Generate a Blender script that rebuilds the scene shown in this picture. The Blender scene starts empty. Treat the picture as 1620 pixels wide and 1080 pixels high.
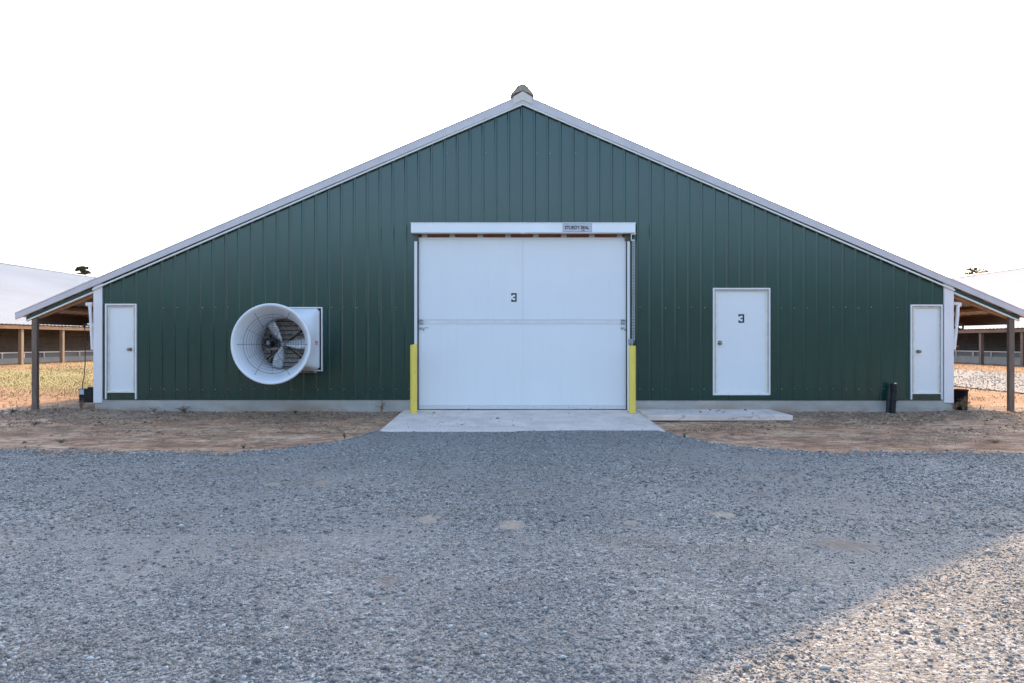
import bpy, math, random
import numpy as np
from mathutils import Vector, Matrix
random.seed(7); rng = np.random.default_rng(11)
S = bpy.context.scene
COL = S.collection

# ------------------------------------------------------------------ camera, sky, sun, exposure
F = 1080.0            # focal length in pixels of the 1620 px wide photograph
HZ = 540.0            # horizon row
CZ = 1.215            # camera height
W = 12.135            # distance of the barn's front wall
cam = bpy.data.cameras.new('camera'); camo = bpy.data.objects.new('camera', cam); COL.objects.link(camo)
cam.lens = 24.0; cam.sensor_width = 36.0; cam.clip_start = 0.05; cam.clip_end = 3000
camo.location = (0, 0, CZ); camo.rotation_euler = (math.radians(90), 0, 0)
S.camera = camo

SUN_A, SUN_B = -0.33, -1.99          # horizontal travel of the light per metre of drop
sdir = Vector((SUN_A, SUN_B, -1.0)).normalized()
wd = bpy.data.worlds.new('World'); S.world = wd; wd.use_nodes = True
nt = wd.node_tree; bg = nt.nodes['Background']
sky = nt.nodes.new('ShaderNodeTexSky'); sky.sky_type = 'NISHITA'; sky.sun_disc = False
sky.sun_elevation = math.asin(-sdir.z); sky.sun_rotation = math.atan2(-SUN_A, -SUN_B)
sky.altitude = 50; sky.air_density = 1.0; sky.dust_density = 2.2; sky.ozone_density = 1.0
nt.links.new(sky.outputs[0], bg.inputs[0]); bg.inputs[1].default_value = 0.15
sl = bpy.data.lights.new('sun', 'SUN'); sl.energy = 2.0; sl.angle = math.radians(0.6); sl.color = (0.92, 0.62, 0.32)
so = bpy.data.objects.new('sun', sl); COL.objects.link(so); so.rotation_euler = sdir.to_track_quat('-Z', 'Y').to_euler()
so.location = (10, 60, 40)
S.view_settings.view_transform = 'Standard'; S.view_settings.look = 'None'
S.view_settings.exposure = 1.95; S.view_settings.gamma = 1.0
S.view_settings.use_curve_mapping = False

# ------------------------------------------------------------------ helpers
def P(px, py, d=0.0):
    """photo pixel -> world x, z on the plane d metres in front of the wall"""
    Y = W - d
    return (px - 810) * Y / F, CZ + (HZ - py) * Y / F

def wloc(o):
    v = Vector((0, 0, 0))
    while o is not None:
        v += o.location; o = o.parent
    return v

def empty(name, loc, label, cat, group=None):
    o = bpy.data.objects.new(name, None); COL.objects.link(o); o.location = loc
    o.empty_display_size = 0.2
    o['label'] = label; o['category'] = cat
    if group: o['group'] = group
    return o

def tag(o, label=None, cat=None, group=None, kind=None):
    if label: o['label'] = label
    if cat: o['category'] = cat
    if group: o['group'] = group
    if kind: o['kind'] = kind
    return o

class MB:
    def __init__(s): s.v = []; s.f = []; s.m = []; s.sm = []
    def add(s, vs, fs, mi=0, smooth=False):
        b = len(s.v); s.v += [tuple(q) for q in vs]
        for f in fs: s.f.append(tuple(b + i for i in f)); s.m.append(mi); s.sm.append(smooth)
        return s
    def box(s, x0, x1, y0, y1, z0, z1, mi=0):
        x0, x1 = min(x0, x1), max(x0, x1); y0, y1 = min(y0, y1), max(y0, y1); z0, z1 = min(z0, z1), max(z0, z1)
        vs = [(x0,y0,z0),(x1,y0,z0),(x1,y1,z0),(x0,y1,z0),(x0,y0,z1),(x1,y0,z1),(x1,y1,z1),(x0,y1,z1)]
        return s.add(vs, [(0,3,2,1),(4,5,6,7),(0,1,5,4),(1,2,6,5),(2,3,7,6),(3,0,4,7)], mi)
    def bar(s, a, b, w, h, mi=0, up=(0,0,1)):
        a = Vector(a); b = Vector(b); t = (b - a).normalized(); u = Vector(up)
        r = t.cross(u)
        if r.length < 1e-4: r = t.cross(Vector((0,1,0)))
        r.normalize(); u = r.cross(t).normalized()
        vs = []
        for p in (a, b):
            for i, j in ((-1,-1),(1,-1),(1,1),(-1,1)): vs.append(p + r*(i*w/2) + u*(j*h/2))
        return s.add(vs, [(0,1,2,3),(7,6,5,4),(0,4,5,1),(1,5,6,2),(2,6,7,3),(3,7,4,0)], mi)
    def tube(s, pts, r, n=8, mi=0, closed=False, caps=True):
        pts = [Vector(p) for p in pts]; N = len(pts)
        rs = r if isinstance(r, (list, tuple)) else [r]*N
        rings = []; prev = None
        for i, p in enumerate(pts):
            if closed: t = pts[(i+1) % N] - pts[i-1]
            else: t = pts[min(i+1, N-1)] - pts[max(i-1, 0)]
            t.normalize()
            if prev is None:
                k = Vector((0,0,1)) if abs(t.z) < .9 else Vector((1,0,0))
                u = t.cross(k).normalized()
            else: u = (prev - t*prev.dot(t)).normalized()
            prev = u; w = t.cross(u)
            rings.append([p + (u*math.cos(2*math.pi*j/n) + w*math.sin(2*math.pi*j/n))*rs[i] for j in range(n)])
        vs = [q for R in rings for q in R]; fs = []
        for i in range(N if closed else N-1):
            a = i*n; b = ((i+1) % N)*n
            for j in range(n): fs.append((a+j, a+(j+1) % n, b+(j+1) % n, b+j))
        s.add(vs, fs, mi, True)
        if not closed and caps:
            s.add(rings[0], [tuple(range(n-1, -1, -1))], mi); s.add(rings[-1], [tuple(range(n))], mi)
        return s
    def prism(s, poly, y0, y1, mi=0):
        """poly: list of (x,z) ; extruded along y"""
        n = len(poly)
        vs = [(x, y0, z) for x, z in poly] + [(x, y1, z) for x, z in poly]
        fs = [tuple(range(n)), tuple(range(2*n-1, n-1, -1))]
        fs += [(i, i+n, (i+1) % n + n, (i+1) % n) for i in range(n)]
        return s.add(vs, fs, mi)
    def build(s, name, mats, parent=None, bevel=0.0, fix=True):
        o = bpy.data.objects.new(name, bpy.data.meshes.new(name)); COL.objects.link(o)
        off = Vector((0,0,0))
        if parent is not None:
            o.parent = parent; off = wloc(parent)
        o.data.from_pydata([(x-off.x, y-off.y, z-off.z) for x, y, z in s.v], [], s.f)
        if not isinstance(mats, (list, tuple)): mats = [mats]
        for m in mats: o.data.materials.append(m)
        o.data.polygons.foreach_set('material_index', s.m)
        o.data.polygons.foreach_set('use_smooth', s.sm)
        if fix:
            import bmesh
            bm = bmesh.new(); bm.from_mesh(o.data); bmesh.ops.recalc_face_normals(bm, faces=bm.faces); bm.to_mesh(o.data); bm.free()
        if bevel > 0:
            b = o.modifiers.new('bevel', 'BEVEL'); b.width = bevel; b.segments = 2; b.limit_method = 'ANGLE'; b.angle_limit = math.radians(40)
        return o

# ------------------------------------------------------------------ materials
def newmat(name):
    m = bpy.data.materials.new(name); m.use_nodes = True
    return m, m.node_tree, m.node_tree.nodes['Principled BSDF']
def nd(t, kind, **kw):
    n = t.nodes.new(kind)
    for k, v in kw.items():
        if k.startswith('i_'):
            n.inputs[k[2:].replace('_', ' ')].default_value = v
        else: setattr(n, k, v)
    return n
def ramp(t, src, stops, interp='LINEAR'):
    r = t.nodes.new('ShaderNodeValToRGB'); r.color_ramp.interpolation = interp
    e = r.color_ramp.elements
    while len(e) < len(stops): e.new(0.5)
    for k, (p, c) in enumerate(stops):
        e[k].position = p; e[k].color = (c, c, c, 1) if isinstance(c, (int, float)) else (*c, 1)
    t.links.new(src, r.inputs[0]); return r.outputs[0]
def mix(t, fac, a, b, mode='MIX'):
    n = t.nodes.new('ShaderNodeMix'); n.data_type = 'RGBA'; n.blend_type = mode
    for sock, v in ((n.inputs[0], fac), (n.inputs[6], a), (n.inputs[7], b)):
        if isinstance(v, bpy.types.NodeSocket): t.links.new(v, sock)
        elif isinstance(v, (int, float)): sock.default_value = v
        else: sock.default_value = (*v, 1)
    return n.outputs[2]
def math_(t, op, a, b=0.0, clamp=False):
    n = t.nodes.new('ShaderNodeMath'); n.operation = op; n.use_clamp = clamp
    for k, v in ((0, a), (1, b)):
        if isinstance(v, bpy.types.NodeSocket): t.links.new(v, n.inputs[k])
        else: n.inputs[k].default_value = v
    return n.outputs[0]
def pos(t):
    return t.nodes.new('ShaderNodeNewGeometry').outputs['Position']
def scaled(t, src, s):
    n = nd(t, 'ShaderNodeMapping'); n.inputs['Scale'].default_value = s; t.links.new(src, n.inputs[0]); return n.outputs[0]
def noise(t, vec, scale, detail=4, rough=0.55, dist=0.0):
    n = nd(t, 'ShaderNodeTexNoise'); n.inputs['Scale'].default_value = scale; n.inputs['Detail'].default_value = detail
    n.inputs['Roughness'].default_value = rough; n.inputs['Distortion'].default_value = dist
    t.links.new(vec, n.inputs['Vector']); return n.outputs[0]
def sep(t, src):
    n = t.nodes.new('ShaderNodeSeparateXYZ'); t.links.new(src, n.inputs[0]); return n.outputs
def bump(t, h, strength, dist):
    n = nd(t, 'ShaderNodeBump'); n.inputs['Strength'].default_value = strength; n.inputs['Distance'].default_value = dist
    t.links.new(h, n.inputs['Height']); return n.outputs[0]

def plain(name, c, rough=0.5, metal=0.0, var=0.10, scale=6.0, bmp=0.0, spec=0.5, c2=None):
    m, t, b = newmat(name); p = pos(t)
    n = noise(t, p, scale, 5)
    lo = tuple(max(0, x*(1-var)) for x in c) if c2 is None else c2
    hi = tuple(min(1, x*(1+var)) for x in c)
    t.links.new(ramp(t, n, [(0.32, lo), (0.68, hi)]), b.inputs['Base Color'])
    t.links.new(ramp(t, noise(t, p, scale*2.7, 3), [(0.3, max(0, rough-.07)), (0.7, min(1, rough+.07))]), b.inputs['Roughness'])
    b.inputs['Metallic'].default_value = metal; b.inputs['Specular IOR Level'].default_value = spec
    if bmp: t.links.new(bump(t, noise(t, p, scale*8, 4), 0.6, bmp), b.inputs['Normal'])
    return m

def wood(name, c1, c2, sc=(1, 1, 1), rough=0.75):
    m, t, b = newmat(name); p = scaled(t, pos(t), sc)
    n = noise(t, p, 14, 6, 0.6, 0.6); n2 = noise(t, pos(t), 1.7, 3)
    c = ramp(t, n, [(0.25, c1), (0.75, c2)])
    c = mix(t, ramp(t, n2, [(0.35, 0.0), (0.75, 0.45)]), c, tuple(x*.55 for x in c1))
    t.links.new(c, b.inputs['Base Color']); b.inputs['Roughness'].default_value = rough
    t.links.new(bump(t, n, 0.5, 0.004), b.inputs['Normal']); return m

def green_steel():
    m, t, b = newmat('green_painted_steel'); p = pos(t)
    n = noise(t, scaled(t, p, (1.2, 1.2, 0.35)), 2.2, 4)
    c = ramp(t, n, [(0.3, (0.0015, 0.034, 0.0255)), (0.7, (0.0025, 0.042, 0.032))])
    # faint vertical runs and splash dust near the bottom edge
    z = sep(t, p)[2]
    st = noise(t, scaled(t, p, (30, 30, 0.8)), 1.0, 3)
    c = mix(t, math_(t, 'MULTIPLY', ramp(t, st, [(0.45, 0.0), (0.8, 1.0)]), 0.05), c, (0.03, 0.055, 0.055))
    dz = math_(t, 'SUBTRACT', 0.62, z); dz = math_(t, 'MULTIPLY', dz, 1.6, True)
    dn = ramp(t, noise(t, p, 9, 6, .7), [(0.42, 0.0), (0.75, 1.0)])
    c = mix(t, math_(t, 'MULTIPLY', math_(t, 'MULTIPLY', dz, dn), 0.07), c, (0.10, 0.08, 0.065))
    t.links.new(c, b.inputs['Base Color'])
    b.inputs['Roughness'].default_value = 0.25
    b.inputs['Specular IOR Level'].default_value = 0.66
    w = noise(t, scaled(t, p, (1.6, 1.6, 0.55)), 1.6, 2)
    t.links.new(bump(t, w, 0.3, 0.008), b.inputs['Normal']); return m

def white_panel(name, c=(0.80, 0.80, 0.79), dirt_z=None, rough=0.45):
    m, t, b = newmat(name); p = pos(t)
    n = noise(t, p, 1.1, 5)
    col = ramp(t, n, [(0.3, tuple(x*.965 for x in c)), (0.7, c)])
    st = noise(t, scaled(t, p, (14, 14, 0.6)), 1.0, 4)
    col = mix(t, math_(t, 'MULTIPLY', ramp(t, st, [(0.5, 0.0), (0.85, 1.0)]), 0.10), col, (0.55, 0.50, 0.42))
    if dirt_z is not None:
        z = sep(t, p)[2]
        k = math_(t, 'MULTIPLY', math_(t, 'SUBTRACT', dirt_z, z), 6.0, True)
        sp = ramp(t, noise(t, scaled(t, p, (1, 1, .6)), 30, 5, .7), [(0.54, 0.0), (0.64, 1.0)])
        sp = math_(t, 'MULTIPLY', sp, ramp(t, noise(t, scaled(t, p, (1, 0, 0)), 1.3, 4, .7), [(0.42, 0.1), (0.58, 1.0)]))
        col = mix(t, math_(t, 'MULTIPLY', math_(t, 'MULTIPLY', k, sp), 0.9), col, (0.10, 0.09, 0.07))
        col = mix(t, math_(t, 'MULTIPLY', k, 0.10), col, (0.42, 0.38, 0.33))
    t.links.new(col, b.inputs['Base Color']); b.inputs['Roughness'].default_value = rough
    t.links.new(bump(t, noise(t, p, 1.8, 2), 0.25, 0.006), b.inputs['Normal'])
    return m

def concrete(name, c=(0.36, 0.35, 0.33), stain=None):
    m, t, b = newmat(name); p = pos(t)
    n = noise(t, p, 2.3, 6, .6); n2 = noise(t, p, 60, 4, .7)
    col = ramp(t, n, [(0.25, tuple(x*.78 for x in c)), (0.75, tuple(min(1, x*1.12) for x in c))])
    col = mix(t, ramp(t, n2, [(0.3, 0.16), (0.7, 0.0)]), col, tuple(x*.45 for x in c))
    if stain:
        z = sep(t, p)[2]
        k = math_(t, 'MULTIPLY', math_(t, 'SUBTRACT', 0.16, z), 6.5, True)
        s = ramp(t, noise(t, scaled(t, p, (.5, .5, 1.2)), 2.6, 5, .65), [(0.42, 0.0), (0.66, 1.0)])
        col = mix(t, math_(t, 'MULTIPLY', math_(t, 'MULTIPLY', k, s), 0.8), col, stain)
    else:
        st = noise(t, scaled(t, p, (1.6, .35, 1)), 1.5, 5, .6)
        col = mix(t, ramp(t, st, [(0.50, 0.0), (0.70, 0.28)]), col, tuple(x*.55 for x in c))
        cr = nd(t, 'ShaderNodeTexVoronoi'); cr.feature = 'DISTANCE_TO_EDGE'; cr.inputs['Scale'].default_value = .42
        wv = nd(t, 'ShaderNodeMapping'); t.links.new(p, wv.inputs[0])
        vm = nd(t, 'ShaderNodeVectorMath'); vm.operation = 'ADD'; t.links.new(wv.outputs[0], vm.inputs[0])
        nn = nd(t, 'ShaderNodeTexNoise'); nn.inputs['Scale'].default_value = 3; nn.inputs['Detail'].default_value = 5; t.links.new(p, nn.inputs['Vector'])
        ms = nd(t, 'ShaderNodeVectorMath'); ms.operation = 'SCALE'; ms.inputs['Scale'].default_value = .35; t.links.new(nn.outputs['Color'], ms.inputs[0])
        t.links.new(ms.outputs[0], vm.inputs[1]); t.links.new(vm.outputs[0], cr.inputs['Vector'])
        col = mix(t, ramp(t, cr.outputs['Distance'], [(0.0, .55), (0.004, 0.0)]), col, tuple(x*.3 for x in c))
    t.links.new(col, b.inputs['Base Color']); b.inputs['Roughness'].default_value = 0.85
    b.inputs['Specular IOR Level'].default_value = 0.3
    t.links.new(bump(t, n2, 0.5, 0.003), b.inputs['Normal']); return m

PATCH = [((510,767),.13,.10,0),((810,832),.17,.12,0),((1200,783),.12,.06,1),((677,823),.13,.07,0),((613,921),.11,.07,1),
         ((1145,818),.16,.08,0),((820,773),.13,.05,1),((1000,830),.1,.06,0),((1340,866),.35,.1,1),((430,768),.14,.07,0)]
def patch_world():
    out = []
    for (px, py), rx, ry, k in PATCH:
        Y = F*1.31/(py-HZ); out.append(((px-810)*Y/F, Y, rx, ry*2.2, k))
    return out

def gravel_mat():
    m, t, b = newmat('crushed_stone'); p = pos(t)
    # domain warp so the cells look like broken stone
    def vor(scale, feat='F1'):
        v = nd(t, 'ShaderNodeTexVoronoi'); v.feature = feat; v.inputs['Scale'].default_value = scale
        v.inputs['Randomness'].default_value = 1.0
        t.links.new(p, v.inputs['Vector']); return v
    a = vor(62); c = vor(150); e = vor(30)
    ca = sep(t, a.outputs['Color'])[0]; cc = sep(t, c.outputs['Color'])[1]; ce = sep(t, e.outputs['Color'])[2]
    stone = ramp(t, math_(t, 'ADD', math_(t, 'ADD', math_(t, 'MULTIPLY', ca, .40), math_(t, 'MULTIPLY', cc, .30)), math_(t, 'MULTIPLY', ce, .30)),
                 [(0.20, (0.09, 0.084, 0.078)), (0.42, (0.21, 0.195, 0.177)), (0.60, (0.32, 0.30, 0.272)), (0.80, (0.60, 0.565, 0.52))])
    fines = ramp(t, noise(t, p, 160, 3, .7), [(0.35, (0.175, 0.160, 0.142)), (0.65, (0.335, 0.308, 0.275))])
    big = noise(t, p, 0.55, 5, .6)
    wear = ramp(t, big, [(0.34, 0.15), (0.60, 0.82)])
    col = mix(t, wear, stone, fines)
    # tan / brown dirt coming through
    dn = noise(t, scaled(t, p, (.6, 1, 1)), 1.3, 7, .68)
    col = mix(t, ramp(t, dn, [(0.52, 0.0), (0.72, 0.55)]), col, (0.22, 0.165, 0.115))
    wob = noise(t, p, 9, 4)
    xyz = sep(t, p)
    for X, Y, rx, ry, k in patch_world():
        dx = math_(t, 'DIVIDE', math_(t, 'SUBTRACT', xyz[0], X), rx)
        dy = math_(t, 'DIVIDE', math_(t, 'SUBTRACT', xyz[1], Y), ry)
        r = math_(t, 'ADD', math_(t, 'MULTIPLY', dx, dx), math_(t, 'MULTIPLY', dy, dy))
        r = math_(t, 'ADD', r, math_(t, 'MULTIPLY', wob, 0.9))
        f = ramp(t, r, [(0.35, 0.62 if k == 0 else .6), (0.98, 0.0)])
        col = mix(t, f, col, (0.42, 0.32, 0.22) if k == 0 else (0.16, 0.11, 0.075))
    t.links.new(col, b.inputs['Base Color']); b.inputs['Roughness'].default_value = 0.8
    b.inputs['Specular IOR Level'].default_value = 0.2
    h = math_(t, 'ADD', math_(t, 'MULTIPLY', a.outputs['Distance'], -1.0), math_(t, 'MULTIPLY', ca, 0.6))
    h = math_(t, 'ADD', h, math_(t, 'MULTIPLY', math_(t, 'SUBTRACT', ce, e.outputs['Distance']), 0.8))
    h = math_(t, 'ADD', h, math_(t, 'MULTIPLY', noise(t, p, 140, 3), 0.5))
    t.links.new(bump(t, h, 0.8, 0.008), b.inputs['Normal']); return m

def island_mat(name, stops, rough=0.8, spec=0.35):
    m, t, b = newmat(name); g = t.nodes.new('ShaderNodeNewGeometry')
    c = ramp(t, g.outputs['Random Per Island'], stops)
    n = noise(t, g.outputs['Position'], 90, 3)
    c = mix(t, ramp(t, n, [(0.3, 0.25), (0.7, 0.0)]), c, (0.10, 0.10, 0.10))
    t.links.new(c, b.inputs['Base Color']); b.inputs['Roughness'].default_value = rough
    b.inputs['Specular IOR Level'].default_value = spec*.6; return m

def soil_mat():
    m, t, b = newmat('bare_earth'); p = pos(t)
    q = scaled(t, p, (0.7, 1.0, 1.0))
    n1 = noise(t, q, 1.9, 9, .72); n2 = noise(t, q, 5.5, 8, .78, .5); n3 = noise(t, p, 70, 4, .7)
    col = ramp(t, n1, [(0.36, (0.42, 0.215, 0.125)), (0.47, (0.66, 0.37, 0.22)), (0.58, (0.80, 0.52, 0.33)), (0.70, (0.86, 0.65, 0.45))])
    # dark thatch / litter streaks
    col = mix(t, ramp(t, n2, [(0.48, 0.0), (0.56, 0.8)]), col, (0.23, 0.145, 0.09))
    col = mix(t, ramp(t, n3, [(0.35, 0.45), (0.6, 0.0)]), col, (0.27, 0.16, 0.10))
    xyz = sep(t, p)
    # loose grey stone and litter close to the footing
    nb = math_(t, 'ADD', math_(t, 'MULTIPLY', math_(t, 'SUBTRACT', xyz[1], 11.0), 1.1, False), math_(t, 'MULTIPLY', math_(t, 'SUBTRACT', n2, .5), 2.2))
    nb = math_(t, 'MULTIPLY', nb, math_(t, 'LESS_THAN', xyz[1], 13.0), True)
    v = nd(t, 'ShaderNodeTexVoronoi'); v.inputs['Scale'].default_value = 38; t.links.new(p, v.inputs['Vector'])
    grey = ramp(t, sep(t, v.outputs['Color'])[0], [(0.0, (0.13, 0.105, 0.085)), (0.6, (0.28, 0.235, 0.19)), (1.0, (0.55, 0.50, 0.44))])
    col = mix(t, math_(t, 'MULTIPLY', nb, 0.55), col, grey)
    # lawn and straw between the barns, further back
    far = math_(t, 'MULTIPLY', math_(t, 'SUBTRACT', math_(t, 'ADD', xyz[1], math_(t, 'MULTIPLY', n1, 3.0)), 14.6), 0.9, True)
    n4 = noise(t, scaled(t, p, (.5, 1, 1)), 0.55, 6, .65)
    straw = ramp(t, noise(t, p, 4, 6, .7), [(0.3, (0.20, 0.10, 0.055)), (0.5, (0.38, 0.22, 0.125)), (0.7, (0.52, 0.36, 0.22))])
    grass = ramp(t, noise(t, p, 7, 6, .7), [(0.3, (0.24, 0.20, 0.075)), (0.7, (0.46, 0.39, 0.17))])
    gm = math_(t, 'MULTIPLY', math_(t, 'LESS_THAN', xyz[0], 0.0), ramp(t, n4, [(0.36, 0.0), (0.50, 1.0)]))
    g2 = math_(t, 'MULTIPLY', math_(t, 'SUBTRACT', math_(t, 'ADD', 17.6, math_(t, 'MULTIPLY', n4, 2.0)), math_(t, 'MULTIPLY', xyz[0], -1.0)), 1.2, True)
    gm = math_(t, 'MULTIPLY', gm, g2)
    gm = math_(t, 'MULTIPLY', gm, math_(t, 'MULTIPLY', math_(t, 'SUBTRACT', math_(t, 'ADD', xyz[1], math_(t, 'MULTIPLY', n1, 4.0)), 18.0), .6, True))
    col = mix(t, far, col, mix(t, gm, straw, grass))
    col = mix(t, math_(t, 'MULTIPLY', math_(t, 'SUBTRACT', -5.5, xyz[1]), .5, True), col, mix(t, n1, (0.05, 0.06, 0.02), (0.13, 0.13, 0.05)))
    t.links.new(col, b.inputs['Base Color']); b.inputs['Roughness'].default_value = 0.95
    b.inputs['Specular IOR Level'].default_value = 0.15
    h = math_(t, 'ADD', math_(t, 'MULTIPLY', n2, 1.0), math_(t, 'MULTIPLY', n3, 0.35))
    h = math_(t, 'ADD', h, math_(t, 'MULTIPLY', noise(t, p, 24, 4), 0.5))
    t.links.new(bump(t, h, 0.9, 0.035), b.inputs['Normal']); return m

M = {}
M['green'] = green_steel()
M['door'] = white_panel('white_door_panel', (0.76, 0.75, 0.75))
M['door_low'] = white_panel('white_door_panel_soiled', (0.76, 0.75, 0.75), dirt_z=0.10)
M['trim'] = plain('white_trim', (0.73, 0.69, 0.69), 0.4, var=.04, scale=2)
M['fascia'] = plain('rake_trim', (0.56, 0.505, 0.51), 0.45, var=.06, scale=3)
M['lip'] = plain('pale_lip', (0.72, 0.70, 0.66), 0.5, var=.05)
M['cream'] = plain('cream_jamb', (0.78, 0.72, 0.62), 0.55, var=.08, scale=9)
M['jamb'] = plain('grey_jamb', (0.42, 0.40, 0.39), 0.6, var=.15, scale=9)
M['midrail'] = plain('grey_rail', (0.68, 0.66, 0.66), 0.5, var=.06, scale=5)
M['galv'] = plain('galvanised', (0.55, 0.56, 0.57), 0.42, 0.75, var=.10, scale=5)
def roof_mat(name):
    m, t, b = newmat(name); p = pos(t)
    c = ramp(t, noise(t, scaled(t, p, (1, .3, 1)), 0.5, 6, .6), [(0.3, (0.42, 0.40, 0.375)), (0.7, (0.50, 0.48, 0.45))])
    t.links.new(c, b.inputs['Base Color']); b.inputs['Metallic'].default_value = 0.25; b.inputs['Roughness'].default_value = 0.5
    return m
M['roof'] = roof_mat('pale_steel_roof')
M['dull'] = plain('dull_metal', (0.30, 0.30, 0.31), 0.5, 0.6, var=.2, scale=14)
M['dark'] = plain('black_plastic_and_shadow', (0.012, 0.012, 0.013), 0.55, var=.3, scale=8, spec=.25)
M['rubber'] = plain('black_rubber_and_shadow', (0.02, 0.02, 0.022), 0.7, var=.3, scale=8)
M['ink'] = plain('black_lettering', (0.012, 0.014, 0.025), 0.5, var=.1)
M['yellow'] = plain('yellow_paint', (0.68, 0.56, 0.07), 0.5, var=.10, scale=7)
M['lumber'] = wood('red_brown_lumber', (0.30, 0.13, 0.075), (0.52, 0.27, 0.17), (.5, .5, 3))
M['rafter'] = wood('rafter_wood', (0.26, 0.12, 0.06), (0.45, 0.25, 0.13), (1, .3, 1))
M['beam'] = wood('eave_beam_wood', (0.13, 0.07, 0.045), (0.24, 0.14, 0.09), (1, .3, 3))
M['post'] = wood('treated_post', (0.11, 0.07, 0.05), (0.23, 0.165, 0.125), (3, 3, .25))
M['palepost'] = wood('pale_post', (0.26, 0.17, 0.11), (0.42, 0.30, 0.20), (3, 3, .3))
M['curtain'] = plain('brown_curtain', (0.055, 0.038, 0.030), 0.8, var=.25, scale=1.5)
M['curtain2'] = plain('dark_curtain', (0.030, 0.026, 0.024), 0.8, var=.25, scale=1.5)
M['concrete'] = concrete('pad_concrete', (0.78, 0.65, 0.57))
M['footing'] = concrete('footing_concrete', (0.44, 0.415, 0.38), stain=(0.30, 0.17, 0.09))
M['pvc'] = plain('white_pvc', (0.78, 0.76, 0.76), 0.35, var=.04)
M['fanwhite'] = plain('white_fibreglass', (0.74, 0.74, 0.76), 0.38, var=.05, scale=3)
M['blade'] = plain('galvanised_blade', (0.55, 0.55, 0.56), 0.4, 0.25, var=.25, scale=16)
M['louver'] = plain('dusty_louver', (0.52, 0.43, 0.37), 0.75, var=.3, scale=20)
M['strut'] = plain('dusty_strut', (0.36, 0.31, 0.20), 0.7, var=.3, scale=20)
M['wire'] = plain('grey_wire', (0.10, 0.105, 0.12), 0.5, .5, var=.1)
M['red'] = plain('red_label', (0.55, 0.05, 0.05), 0.5)
M['signface'] = plain('sign_face', (0.52, 0.50, 0.54), 0.5, var=.16, scale=40)
M['signink'] = plain('sign_green_ink', (0.012, 0.03, 0.032), 0.6)
M['paperlabel'] = plain('grey_sticker', (0.42, 0.44, 0.47), 0.6)
M['gravel'] = gravel_mat()
M['soil'] = soil_mat()
M['stone'] = island_mat('loose_stone', [(0.0, (0.155, 0.145, 0.135)), (0.35, (0.25, 0.234, 0.215)), (0.72, (0.35, 0.33, 0.302)), (0.95, (0.50, 0.475, 0.44)), (1.0, (0.60, 0.575, 0.54))])
M['litter'] = island_mat('dry_litter', [(0.0, (0.11, 0.07, 0.045)), (0.4, (0.24, 0.16, 0.105)), (0.7, (0.38, 0.28, 0.20)), (1.0, (0.56, 0.46, 0.35))], .9, .2)
M['clod'] = island_mat('earth_clod', [(0.0, (0.17, 0.095, 0.055)), (0.5, (0.36, 0.21, 0.125)), (0.88, (0.48, 0.33, 0.22)), (1.0, (0.62, 0.53, 0.43))], .9, .2)
M['straw'] = island_mat('dry_straw', [(0.0, (0.18, 0.09, 0.04)), (0.5, (0.38, 0.23, 0.11)), (1.0, (0.58, 0.44, 0.26))], .8, .3)
M['grass'] = island_mat('pale_grass', [(0.0, (0.15, 0.14, 0.05)), (0.5, (0.36, 0.31, 0.11)), (1.0, (0.55, 0.46, 0.22))], .7, .3)
M['weed'] = island_mat('dry_weed', [(0.0, (0.16, 0.08, 0.05)), (0.6, (0.30, 0.19, 0.11)), (1.0, (0.42, 0.33, 0.22))], .9, .2)
M['greenweed'] = island_mat('green_weed', [(0.0, (0.05, 0.08, 0.03)), (1.0, (0.14, 0.17, 0.07))], .7, .3)
M['leaf'] = island_mat('tree_leaf', [(0.0, (0.03, 0.045, 0.02)), (1.0, (0.08, 0.10, 0.045))], .6, .4)
M['barkleaf'] = island_mat('sparse_leaf', [(0.0, (0.07, 0.06, 0.045)), (1.0, (0.15, 0.13, 0.09))], .8, .2)
M['bark'] = wood('bark', (0.07, 0.05, 0.04), (0.16, 0.12, 0.09), (3, 3, .5), .95)

# ------------------------------------------------------------------ terrain
def sst(x, a, b):
    t_ = np.clip((x-a)/(b-a), 0, 1); return t_*t_*(3-2*t_)
def vnoise(x, y, sc, seed):
    """cheap smooth noise from a few rotated sines"""
    r = np.random.default_rng(seed); o = 0
    for k in range(7):
        a = r.uniform(0, 6.28); f = sc*r.uniform(.6, 1.9); o = o + np.sin((x*math.cos(a)+y*math.sin(a))*f + r.uniform(0, 6.28))
    return o/7.0
def gz(x, y):
    x = np.asarray(x, float); y = np.asarray(y, float)
    z = np.interp(y, [-50, 8.5, 9.8, 11.0, 12.1, 13.5], [-.10, -.10, -.10, -.085, -.02, 0.0])
    side = sst(y, 9.5, 14)
    z = z + .33*sst(-x, 10.5, 18.5)*side + .22*sst(x, 16.5, 20)*side + .05*sst(x, 7.3, 8.5)*sst(-x, -11, -9.5)*0
    z = z + .05*sst(-x, 6.2, 7.6)*sst(y, 11.2, 12.2)*sst(-y, -15, -13)*(1-sst(-x, 8.0, 9.0))
    z = z + .014*vnoise(x*.6, y, 3.0, 3)*sst(y, 7.5, 8.3)*(1-sst(y, 13, 15)) + .012*vnoise(x, y, 1.1, 1) + .007*vnoise(x, y, 4.2, 2)*sst(y, 8, 9.5)
    return z
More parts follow.
